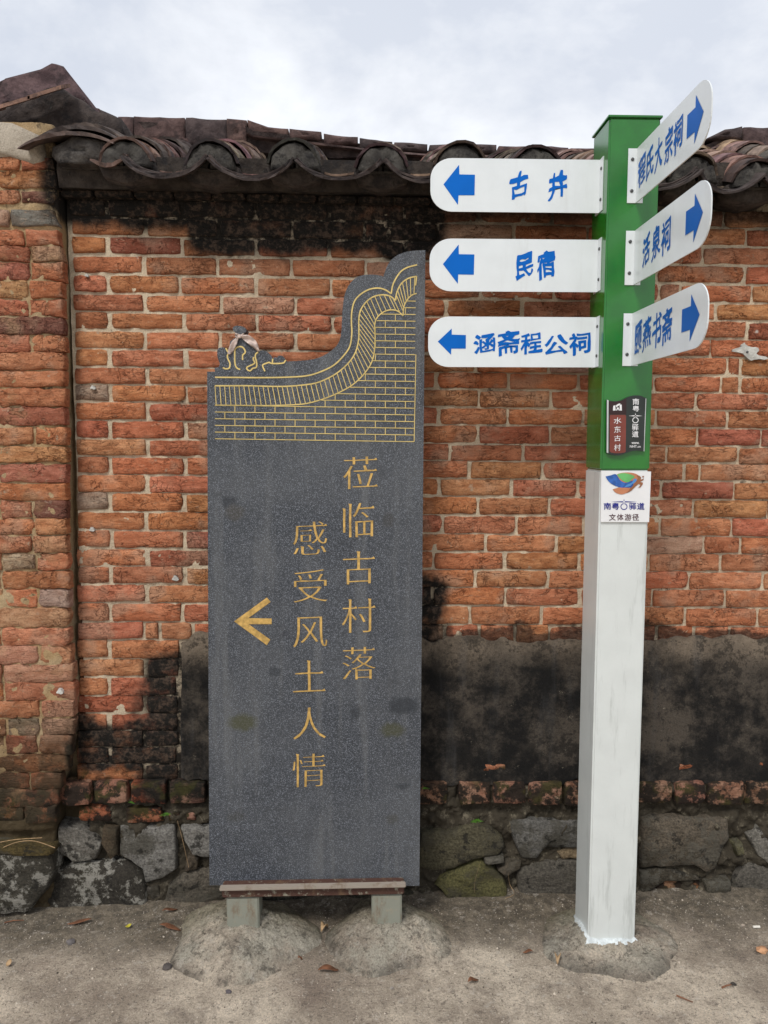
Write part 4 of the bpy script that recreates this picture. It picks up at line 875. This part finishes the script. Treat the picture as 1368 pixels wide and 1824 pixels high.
# ---- ribbon
rb = empty('ribbon', ST(427, 603, .0), 'faded pink satin ribbon knotted round the dark ornament on top of the granite slab', 'ribbon')
def ribbon_strip(name, pts, wds, parent, n=10):
    P = np.array(catmull(pts, n)); t = np.linspace(0, 1, len(P)); W = np.interp(t, np.linspace(0, 1, len(wds)), wds); V = []; Fc = []
    d = np.gradient(P, axis=0); d /= np.linalg.norm(d, axis=1, keepdims=True); nn = np.stack([-d[:, 1], d[:, 0]], 1)
    for i in range(len(P)):
        for k in range(5):
            s_ = (k-2)/2; q = P[i]+nn[i]*W[i]*.5*s_; V.append(ST(q[0], q[1], .006+.005*math.cos(s_*2.6+i*.25)+.002*(i/len(P))))
    for i in range(len(P)-1):
        for k in range(4): a = i*5+k; Fc.append((a, a+1, a+6, a+5))
    o = mk(name, V, Fc, M['ribbon'], parent, True); md = o.modifiers.new('t', 'SOLIDIFY'); md.thickness = .0012; return o
zr_ = lambda L_: [(370+x/8.55, 560+y/8.55) for x, y in L_]
ribbon_strip('tail', zr_([(475,345),(420,430),(360,540),(325,610)]), [3, 9, 9, 6], rb); ribbon_strip('tail', zr_([(500,340),(600,370),(700,450),(780,560)]), [3, 12, 13, 4], rb)
ribbon_strip('wrap', zr_([(425,300),(455,330),(500,335),(560,305)]), [5, 7, 7, 4], rb)
disc('knot', ST(427, 600, .004), tuple(nrm), .006, .009, M['ribbon'], rb)

# ================================================================== SIGNPOST
YP = 2.18; b_l = atY(1047.5, 1680, YP); b_r = atY(1132, 1684, YP); PX0, PX1 = b_l.x, b_l.x+.1435; YP2 = YP+.1435
zgw = atY(1100, 838, YP).z; ztp = atY(1130, 207, YP).z
post = empty('signpost', ((PX0+PX1)/2, YP+.07, 0), 'square steel signpost, white below and green above, carrying six white direction boards with blue lettering', 'signpost')
bevel_box('pole_base', PX0, PX1, YP, YP2, -.02, zgw, .005, M['white_post'], post, 3)
bevel_box('pole', PX0, PX1, YP+.0005, YP2, zgw+.0005, ztp-.004, .005, M['green'], post, 3)
bevel_box('cap', PX0-.004, PX1+.004, YP-.004, YP2+.004, ztp-.004, ztp+.002, .001, M['green'], post)
V = []; n_ = 72
for k in range(3):
    for i in range(n_):
        a = 2*math.pi*i/n_; m = max(abs(math.cos(a)), abs(math.sin(a))); sx = .0718/m; w_ = (0, .35, 1)[k]*(.016+.009*nz(math.cos(a)*3, math.sin(a)*3, 4, 1, 4)*2); r_ = sx-.003+max(.004*k, w_)
        x, y = (PX0+PX1)/2+math.cos(a)*r_, YP+.0718+math.sin(a)*r_; V.append(Vector((x, y, mh(x, y)+(.010, .004, -.001)[k])))
mk('paint_ring', V, [(k*n_+i, k*n_+(i+1) % n_, (k+1)*n_+(i+1) % n_, (k+1)*n_+i) for k in range(2) for i in range(n_)], M['splash'], post, True)
PF = lambda x, y, off=.0008: atY(x, y, YP-off)
zs = lambda L_, k=3.965, x0=740, y0=220: [(x0+x/k, y0+y/k) for x, y in L_]
YS1 = YP+.070                     # plane of the left-hand boards
def rrect(x0, x1, y0, y1, r, side):
    """board outline, rounded at one end ('l' or 'r')"""
    pts = []; h = y1-y0
    xo, xi, s_ = (x0, x1, 1) if side == 'l' else (x1, x0, -1)
    for a in np.linspace(0, math.pi/2, 9): pts.append((xo+s_*(r-r*math.cos(a)), y0+r*.92-r*.92*math.sin(a)))
    pts += [(xi, y0), (xi, y1)]
    for a in np.linspace(math.pi/2, 0, 9): pts.append((xo+s_*(r-r*math.cos(a)), y1-r*.92+r*.92*math.sin(a)))
    return pts
ARL = [(198,430),(308,292),(310,360),(420,362),(417,507),(304,507),(300,575)]
left = [((767, 1071.5, 281, 376.5), zs(ARL), [('古',(662,333,797,540)),('井',(935,328,1072,550))], 'left-hand board'),
        ((765.5, 1067, 424.5, 518.5), zs([(194,993),(305,855),(306,923),(416,925),(412,1068),(302,1066),(299,1132)]), [('民',(706,900,832,1112)),('宿',(860,897,988,1112))], ''),
        ((763, 1062, 563.5, 653.5), zs([(158,1540),(256,1448),(256,1491),(356,1494),(355,1590),(253,1590),(251,1633)]), [('涵',(410,1480,565,1628)),('斋',(580,1463,738,1647)),('程',(742,1475,898,1632)),('公',(912,1488,1078,1632)),('祠',(1085,1475,1238,1642))], '')]
BR_ = dict(thin=.033, warp=.085, shear=.18)
for (x0, x1, y0, y1), arr, tx, _ in left:
    g_ = atY(x1, (y0+y1)/2, YS1); za_, zb_ = atY(x0, y0, YS1).z, atY(x0, y1, YS1).z; xa = atY(x0, y0, YS1).x; h = za_-zb_
    # local coordinates: x metres, z metres (true rectangle)
    ol = [(X, -Z) for X, Z in rrect(xa, PX0-.001, -za_, -zb_, h*.42, 'l')]
    bd = slab('direction_board', ol, lambda X, Z: Vector((X, YS1, Z)), (0, .003, 0), M['white'], post)
    FP = lambda x, y: (lambda p: Vector((p.x, YS1-.0008, p.z)))(atY(x, y, YS1))
    flat('arrow', M['blue'], [arr], FP, bd)
    chars('character', [(c, (740+q[0]/3.965, 220+q[1]/3.965, 740+q[2]/3.965, 220+q[3]/3.965)) for c, q in tx], M['blue'], FP, bd, **(BR_ if len(tx) < 4 else dict(thin=.023, warp=.06, shear=.14)))
    v, f = box_vf(PX0-.0022, PX0-.0005, YS1-.030, YS1+.034, zb_, za_); mk('flange', v, f, M['white'], bd)
    for zz in (za_-h*.20, zb_+h*.22): disc('bolt', (PX0-.0022, YS1-.016, zz), (-1, 0, 0), .0048, .003, M['bolt'], bd)
XS1 = atY(1133, 313, YP).x
rightb = [((265, 362), 1133, 1265.5, [('程',(1138,1151)),('氏',(1152.5,1165)),('大',(1167,1180)),('宗',(1184,1198)),('祠',(1199.5,1215))], (1222.5, 1251), .58),
          ((411.5, 508), 1128.5, 1266, [('活',(1146,1158.5)),('泉',(1162,1177)),('祠',(1178.5,1195))], (1221, 1251), .60),
          ((558.5, 652), 1122, 1262, [('颐',(1132.5,1144.5)),('燕',(1146,1161)),('书',(1163,1179)),('斋',(1180.5,1198))], (1215, 1246.5), .62)]
for (yt, yb), xf, xe, tx, (ax0, ax1), hf in rightb:
    zt_, zb_ = atY(xf, yt, YP).z, atY(xf, yb, YP).z; h = zt_-zb_; zm = (zt_+zb_)/2; ye = atX(xe, (yt+yb)/2-80, XS1).y
    # local u = distance from the post front (towards the camera)
    U = lambda x: YP-atX(x, (yt+yb)/2-40, XS1).y
    ue = YP-ye; ol = [(u, -q) for u, q in rrect(.001, ue, -zt_, -zb_, h*.44, 'r')]
    bd = slab('direction_board', ol, lambda u, z: Vector((XS1, YP-u, z)), (.003, 0, 0), M['white'], post)
    mpf = lambda u, z: Vector((XS1-.0008, YP-u, z))
    a0, a1 = U(ax0), U(ax1); am = a0+(a1-a0)*.50; ah = h*.185; aH = h*.37
    flat('arrow', M['blue'], [[(a0, zm+ah), (am, zm+ah), (am, zm+aH), (a1, zm), (am, zm-aH), (am, zm-ah), (a0, zm-ah)]], mpf, bd)
    chars('character', [(c, (U(p), -(zm+h*hf/2), U(q), -(zm-h*hf/2))) for c, (p, q) in tx], M['blue'], lambda u, z: mpf(u, -z), bd, nd=(-1, 0, 0), thin=.021, warp=.05, shear=.16)
    v, f = box_vf(XS1-.024, XS1+.020, YP-.0022, YP-.0004, zb_, zt_); mk('flange', v, f, M['white'], bd)
    for zz in (zt_-h*.20, zb_+h*.22): disc('bolt', (XS1-.012, YP-.0022, zz), (0, -1, 0), .0048, .003, M['bolt'], bd)
# ---- tile-shaped plaque
zp = lambda L_: [(1060+x/7.3, 690+y/7.3) for x, y in L_]
pl_out = catmull([(155,160),(200,176),(280,180),(350,165),(410,135),(470,112),(540,104),(600,112),(662,142)], 4)+catmull([(662,142),(650,480),(635,832)], 2)[1:]+catmull([(635,832),(560,822),(480,828),(410,850),(340,878),(270,884),(200,870),(150,846)], 4)[1:]
pk = slab('plaque', zp(pl_out), lambda x, y: atY(x, y, YP-.010), (0, .009, 0), M['black_plate'], post)
PQ = lambda x, y: atY(x, y, YP-.0108); PQ2 = lambda x, y: atY(x, y, YP-.0114)
flat('edge', M['alu'], [zp([(154,160),(176,168),(172,856),(150,846)])], PQ, pk); flat('edge', M['alu'], [zp([(656,142),(666,146),(640,832),(632,830)])], PQ, pk)
flat('panel', M['dkbrown'], [zp([(184,180),(280,186),(350,172),(408,142),(405,350),(180,350)])], PQ, pk)
flat('panel', M['red_plate'], [zp([(200,357),(392,357),(403,370),(398,835),(385,846),(330,856),(260,858),(205,846),(188,830),(190,368)])], PQ, pk)
chars('character', [(c, (1060+x0/7.3, 690+y0/7.3, 1060+x1/7.3, 690+y1/7.3)) for c, (x0, y0, x1, y1) in (('水',(242,390,342,474)),('东',(248,505,334,590)),('古',(248,622,334,702)),('村',(246,735,334,825)))], M['paper'], PQ2, pk, thin=.004, warp=.03, shear=.08)
chars('character', [(c, (1060+x0/7.3, 690+y0/7.3, 1060+x1/7.3, 690+y1/7.3)) for c, (x0, y0, x1, y1) in (('南',(488,145,572,228)),('粤',(488,238,572,314)),('驿',(480,474,564,560)),('道',(480,568,564,648)))], M['paper'], PQ2, pk, thin=.016)
def word(name, s_, bb, mat, mapf, parent, thin=.01):
    v, f = glyph(s_, bb, thx=-.012, thy=-.012); return mk(name, [mapf(*p) for p in v], f, mat, parent)
word('lettering', 'www.', (1060+474/7.3, 690+712/7.3, 1060+576/7.3, 690+738/7.3), M['paper'], PQ2, pk, .02); word('lettering', 'NHT.cn', (1060+452/7.3, 690+752/7.3, 1060+592/7.3, 690+784/7.3), M['paper'], PQ2, pk, .02)
def well(cx, cy, r, mat, mapf, parent, k, spike=90):
    ring = [(cx+r*math.cos(a), cy+r*.95*math.sin(a)) for a in np.linspace(-math.pi*.44, math.pi*1.44, 28)]
    strips('emblem', [[(x, y) for x, y in ring]], r*.26, mat, mapf, parent)
    flat('emblem', mat, [[(cx-spike, cy-r*1.55), (cx-r*.3, cy-r*1.75), (cx-r*.3, cy-r*1.35)], [(cx+spike, cy-r*1.55), (cx+r*.3, cy-r*1.75), (cx+r*.3, cy-r*1.35)], [(cx, cy-r*2.6), (cx+r*.16, cy-r*1.8), (cx-r*.16, cy-r*1.8)], [(cx-r*.14, cy-r*1.4), (cx+r*.14, cy-r*1.4), (cx, cy-r*.8)]], mapf, parent)
well(0, 0, 36, M['paper'], lambda x, y: PQ2(1060+(525+x)/7.3, 690+(426+y)/7.3), pk, 7.3)
flat('emblem', M['paper'], [zp(q) for q in ([(232,302),(236,240),(262,232),(268,300)], [(322,300),(318,226),(346,224),(348,302)], [(268,236),(300,214),(325,208),(330,222),(296,246),(276,260)], [(272,300),(290,258),(305,262),(322,300),(308,300),(298,276),(286,300)])], PQ2, pk)
# ---- white square plate
wp = slab('plate', zp([(80,1085),(728,1095),(702,1752),(74,1750)]), lambda x, y: atY(x, y, YP-.006), (0, .0055, 0), M['paper'], post)
W1 = lambda x, y: atY(x, y, YP-.0068); W2 = lambda x, y: atY(x, y, YP-.0073); W3 = lambda x, y: atY(x, y, YP-.0078)
flat('emblem', M['e_or'], [zp(catmull([(285,1130),(340,1112),(430,1106),(520,1120),(570,1150),(588,1190),(570,1240),(520,1290),(470,1345),(410,1375),(380,1368),(440,1320),(480,1275),(430,1300),(300,1200),(285,1130)], 4)[:-1])], W1, wp)
flat('emblem', M['e_blue'], [zp(catmull([(136,1158),(200,1145),(272,1130),(330,1210),(400,1240),(480,1215),(500,1250),(478,1298),(400,1305),(320,1300),(230,1265),(170,1215),(136,1158)], 4)[:-1])], W2, wp)
flat('emblem', M['e_green'], [zp(catmull([(285,1132),(360,1115),(440,1125),(515,1160),(470,1200),(440,1232),(380,1225),(325,1185),(285,1132)], 4)[:-1])], W2, wp)
flat('emblem', M['e_lblue'], [zp(catmull([(380,1300),(420,1265),(480,1235),(500,1195),(530,1188),(542,1205),(520,1235),(480,1262),(450,1285),(380,1300)], 4)[:-1])], W3, wp)
flat('emblem', M['e_or'], [zp(catmull([(228,1326),(280,1310),(340,1298),(410,1304),(455,1312),(430,1355),(380,1385),(330,1390),(270,1370),(228,1326)], 4)[:-1])], W2, wp)
flat('emblem', M['e_brown'], [zp(q) for q in ([(540,1140),(580,1150),(600,1172),(592,1200),(625,1190),(634,1172),(630,1205),(596,1222),(590,1232),(620,1236),(622,1256),(590,1300),(560,1306),(582,1282),(592,1258),(560,1258),(530,1285),(470,1345),(410,1375),(480,1290),(540,1225),(560,1180)], [(612,1155),(626,1150),(638,1158),(632,1170),(618,1172)])], W3, wp)
chars('character', [(c, (1060+x0/7.3, 690+1500/7.3, 1060+x1/7.3, 690+1590/7.3)) for c, (x0, x1) in (('南',(112,208)),('粤',(218,312)),('驿',(440,536)),('道',(546,642)))], M['navy'], W1, wp, thin=.018)
well(0, 0, 40, M['navy'], lambda x, y: W1(1060+(376+x)/7.3, 690+(1550+y)/7.3), wp, 7.3, 170)
chars('character', [(c, (1060+x0/7.3, 690+1645/7.3, 1060+x1/7.3, 690+1732/7.3)) for c, (x0, x1) in (('文',(182,270)),('体',(284,370)),('游',(384,472)),('径',(484,570)))], M['maroon'], W1, wp, thin=.012)

# ================================================================== SMALL THINGS ON THE GROUND AND IN THE WALL
def leaf(px, py, ln, wd, ang, mat, label, cat='leaf', lift=.012, curl=.5, name='dead_leaf', grp='fallen leaves on the ground'):
    c = on_ground(px, py); c.z += lift*.4; V = []; Fc = []; n = 7
    for i in range(n+1):
        t = i/n; w_ = wd*math.sin(math.pi*min(.97, max(.03, t)))**.8
        for k in (-1, 0, 1):
            x = (t-.5)*ln; y = k*w_/2; z = lift*(abs(k)*curl*math.sin(math.pi*t)+.5*math.sin(t*4+px))+.004+nz(x*60, y*60, px, 1, 2)*.003
            V.append(c+Vector((x*math.cos(ang)-y*math.sin(ang), x*math.sin(ang)+y*math.cos(ang), z)))
    for i in range(n):
        for k in range(2): a = i*3+k; Fc.append((a, a+1, a+4, a+3))
    o = mk(name, V, Fc, mat, None, True, origin=c); md = o.modifiers.new('t', 'SOLIDIFY'); md.thickness = .001; return tag(o, label, cat, grp)
leaf(142, 1651, .075, .018, .1, M['leaf_br'], 'curled red-brown leaf on the ground below the black lichened stone')
leaf(303, 1659, .070, .022, -.2, M['leaf_br'], 'dark curled leaf beside the left cement mound, below the rounded stone')
leaf(303, 1633, .050, .016, .5, M['leaf_br'], 'small rust-coloured leaf against the foot of the rubble wall')
leaf(585, 1733, .060, .022, .15, M['leaf_br'], 'torn reddish leaf in the hollow in front of the two cement mounds')
leaf(843, 1751, .040, .018, .6, M['leaf_br'], 'dark narrow leaf on bare ground between slab and signpost')
leaf(576, 1607, .045, .022, .1, M['leaf_tan'], 'tan leaf lying under the steel beam between the mounds', lift=.02)
leaf(578, 1662, .035, .022, 1., M['leaf_tan'], 'small tan leaf in the cleft between the two cement mounds', lift=.02)
leaf(993, 1718, .045, .02, 1.3, M['leaf_tan'], 'pale upright leaf scrap at the left foot of the signpost mound', lift=.03)
leaf(229, 1658, .022, .014, .8, M['yellow'], 'tiny bright yellow leaf near the foot of the wall')
leaf(368, 1588, .024, .014, .2, M['yellow'], 'small yellow-green leaf by the left bottom corner of the slab')
leaf(535, 1712, .018, .010, .8, M['leaf_br'], 'small dark scrap of leaf in front of the left mound')
leaf(16, 1722, .020, .016, 1.4, M['leaf_tan'], 'pale orange leaf scrap at the left edge of the ground')
leaf(940, 1700, .03, .012, -.3, M['leaf_br'], 'thin brown leaf left of the signpost mound')
def pebble(px, py, r, col, label, seed, grp='loose stones on the ground', elong=1.):
    c = on_ground(px, py); bm = bmesh.new(); bmesh.ops.create_icosphere(bm, subdivisions=2, radius=1)
    V = []
    for q in bm.verts: k = 1+nz(q.co.x*1.5, q.co.y*1.5, q.co.z*1.5+seed, 1, 2)*.5; V.append(c+Vector((q.co.x*r*elong*k, q.co.y*r*k*.8, q.co.z*r*.6*k+r*.35)))
    bm.verts.index_update(); Fc = [[a.index for a in q.verts] for q in bm.faces]; bm.free()
    o = mk('pebble', V, Fc, M['chip'], None, False, origin=c); o.color = (*col, 1); return tag(o, label, 'stone', grp)
pebble(126, 1680, .014, (.18, .17, .17), 'grey angular stone below the curled red-brown leaf', 1, elong=1.1)
pebble(1357, 1698, .017, (.48, .27, .15), 'orange brick chip at the right edge of the ground', 2, elong=1.1)
pebble(1230, 1660, .007, (.35, .3, .25), 'small beige pebble right of the signpost, nearest the mound', 3); pebble(1323, 1651, .006, (.35, .3, .25), 'beige pebble just above the white paper scrap', 4)
pebble(407, 1768, .008, (.12, .11, .12), 'small dark grey pebble below the left mound', 5); pebble(1306, 1758, .008, (.05, .045, .04), 'small black pebble low on the right', 6); pebble(698, 1760, .006, (.3, .28, .25), 'small light pebble below the right mound', 7)
pebble(298, 1725, .014, (.10, .09, .085), 'dark clod at the left rim of the left mound', 8)
o = on_ground(1347, 1656); bm = bmesh.new(); bmesh.ops.create_cone(bm, cap_ends=True, segments=10, radius1=.004, radius2=.004, depth=.022)
bmesh.ops.rotate(bm, verts=bm.verts, cent=(0, 0, 0), matrix=Matrix.Rotation(math.pi/2, 3, 'Y')); bm.verts.index_update()
q = mk('paper_scrap', [o+v.co+Vector((0, 0, .006)) for v in bm.verts], [[a.index for a in f.verts] for f in bm.faces], M['butt'], None, False, origin=o); tag(q, 'small white rolled paper scrap on the ground at the far right', 'litter'); bm.free()
def twig(pts, r, label):
    P = [on_ground(x, y)+Vector((0, 0, .004)) for x, y in pts]; V = []; Fc = []
    for i, p in enumerate(P):
        d = (P[min(i+1, len(P)-1)]-P[max(0, i-1)]).normalized(); s_ = d.cross(Vector((0, 0, 1))).normalized(); rr = r*(1-.6*i/len(P))
        for k in range(5): a = k*2*math.pi/5; V.append(p+s_*math.cos(a)*rr+Vector((0, 0, 1))*math.sin(a)*rr)
    for i in range(len(P)-1):
        for k in range(5): Fc.append((i*5+k, i*5+(k+1) % 5, i*5+5+(k+1) % 5, i*5+5+k))
    return tag(mk('twig', V, Fc, M['leaf_br'], None, False, origin=P[0]), label, 'twig', 'twigs on the ground')
twig([(1205, 1775), (1218, 1780), (1234, 1787)], .0025, 'dark straight twig on the ground below right of the signpost'); twig([(1286, 1764), (1294, 1761), (1302, 1760)], .0028, 'short dark twig beside the small black pebble')
twig([(8, 1650), (25, 1646), (43, 1645)], .0022, 'pale thin twig at the left edge near the wall foot')
# loose grit scattered over the ground
V = []; Fc = []
for _ in range(9000):
    x, y = random.uniform(-1.5, 1.7), random.uniform(1.6, 2.42); z = ground_z(x, y); r = random.uniform(.0009, .0026)*(1 if random.random() < .95 else 1.8); o = len(V); a0 = random.uniform(0, 6)
    V += [Vector((x+r*math.cos(a0+k*2.09), y+r*math.sin(a0+k*2.09), z-.0004)) for k in range(3)]+[Vector((x, y, z+r*1.1))]; Fc += [(o, o+1, o+3), (o+1, o+2, o+3), (o+2, o, o+3)]
g_ = Mt('mixed_grit', .9, .2); rr = g_.n('ShaderNodeNewGeometry').outputs['Random Per Island']
q = g_.n('ShaderNodeValToRGB'); g_.put(q.inputs[0], rr); q.color_ramp.elements[0].color = (.05, .04, .032, 1); q.color_ramp.elements[1].color = (.66, .58, .48, 1); g_.col(q.outputs[0])
tag(mk('grit', V, Fc, g_.m), 'fine loose grit scattered over the trodden ground', 'grit', kind='stuff')
# little ferns
def fern(px, py, size, n, label, Y=YW-.04):
    b = atY(px, py, Y); e_ = empty('fern_sprout', b, label, 'plant', 'small ferns growing from the wall')
    r = random.Random(px)
    for i in range(n):
        an = r.uniform(-1.3, 1.3); ln = size*r.uniform(.6, 1.1); V = []; Fc = []; m = 5; fw = r.uniform(.2, .8)
        for k in range(m):
            t = (k+.3)/m; c = b+Vector((math.sin(an)*ln*t, -fw*ln*t, math.cos(an)*ln*t*.8-.3*ln*t*t)); w_ = ln*.33*(1-t*.7)
            for s_ in (-1, 1):
                d = Vector((math.cos(an)*s_, 0, -math.sin(an)*s_+.35)); o = len(V); pn = Vector((0, -.35, .3))
                V += [c, c+d*w_*.55+Vector((math.sin(an), -fw, math.cos(an)))*w_*.28, c+d*w_+pn*w_*.2, c+d*w_*.5-Vector((math.sin(an), -fw, math.cos(an)))*w_*.25]; Fc.append((o, o+1, o+2, o+3))
        mk('frond', V, Fc, M['fern'], e_)
fern(850, 1464, .032, 9, 'yellow-green fern sprout above the big olive stones right of the slab'); fern(757, 1405, .022, 5, 'tiny fern touching the right edge of the granite slab')
fern(234, 1430, .017, 6, 'little green sprout in the gap beside the bright red brick end'); fern(296, 1452, .022, 7, 'small fern above the grey granite block left of the slab'); fern(1062, 1425, .015, 4, 'tiny sprout in the brick ends just behind the signpost')
# dry grass stalks at the ledge on the left
def stalk(pts, Y, label):
    P = [atY(x, y, Y-.02*i) for i, (x, y) in enumerate(pts)]; P = [Vector(q) for q in catmull([tuple(p) for p in P], 5)]; V = []; Fc = []; r = .0013
    for i, p in enumerate(P):
        for k in range(3): a = k*2.094; V.append(p+Vector((0, math.cos(a)*r, math.sin(a)*r)) + Vector((math.cos(a)*r*.5, 0, 0)))
    for i in range(len(P)-1):
        for k in range(3): Fc.append((i*3+k, i*3+(k+1) % 3, i*3+3+(k+1) % 3, i*3+3+k))
    return tag(mk('grass_stalk', V, Fc, M['leaf_tan'], None, origin=P[0]), label, 'dry grass', 'dry grass stalks on the wall')
stalk([(0, 1512), (30, 1500), (62, 1498), (98, 1510)], YL-.03, 'long dry grass stalk lying on the mud ledge at far left'); stalk([(0, 1500), (30, 1495), (75, 1492)], YL-.03, 'upper dry stalk on the mud ledge, leading to the grey leaf')
stalk([(316, 1462), (326, 1500), (336, 1545)], YW-.03, 'thin dry root hanging beside the grey granite block'); stalk([(905, 1555), (908, 1575), (916, 1592), (900, 1600)], YW-.04, 'thin dry stalk in the dark gap right of the mossy stone')
stalk([(856, 1535), (846, 1570), (845, 1590)], YW-.055, 'fine dry stem over the face of the mossy olive stone')
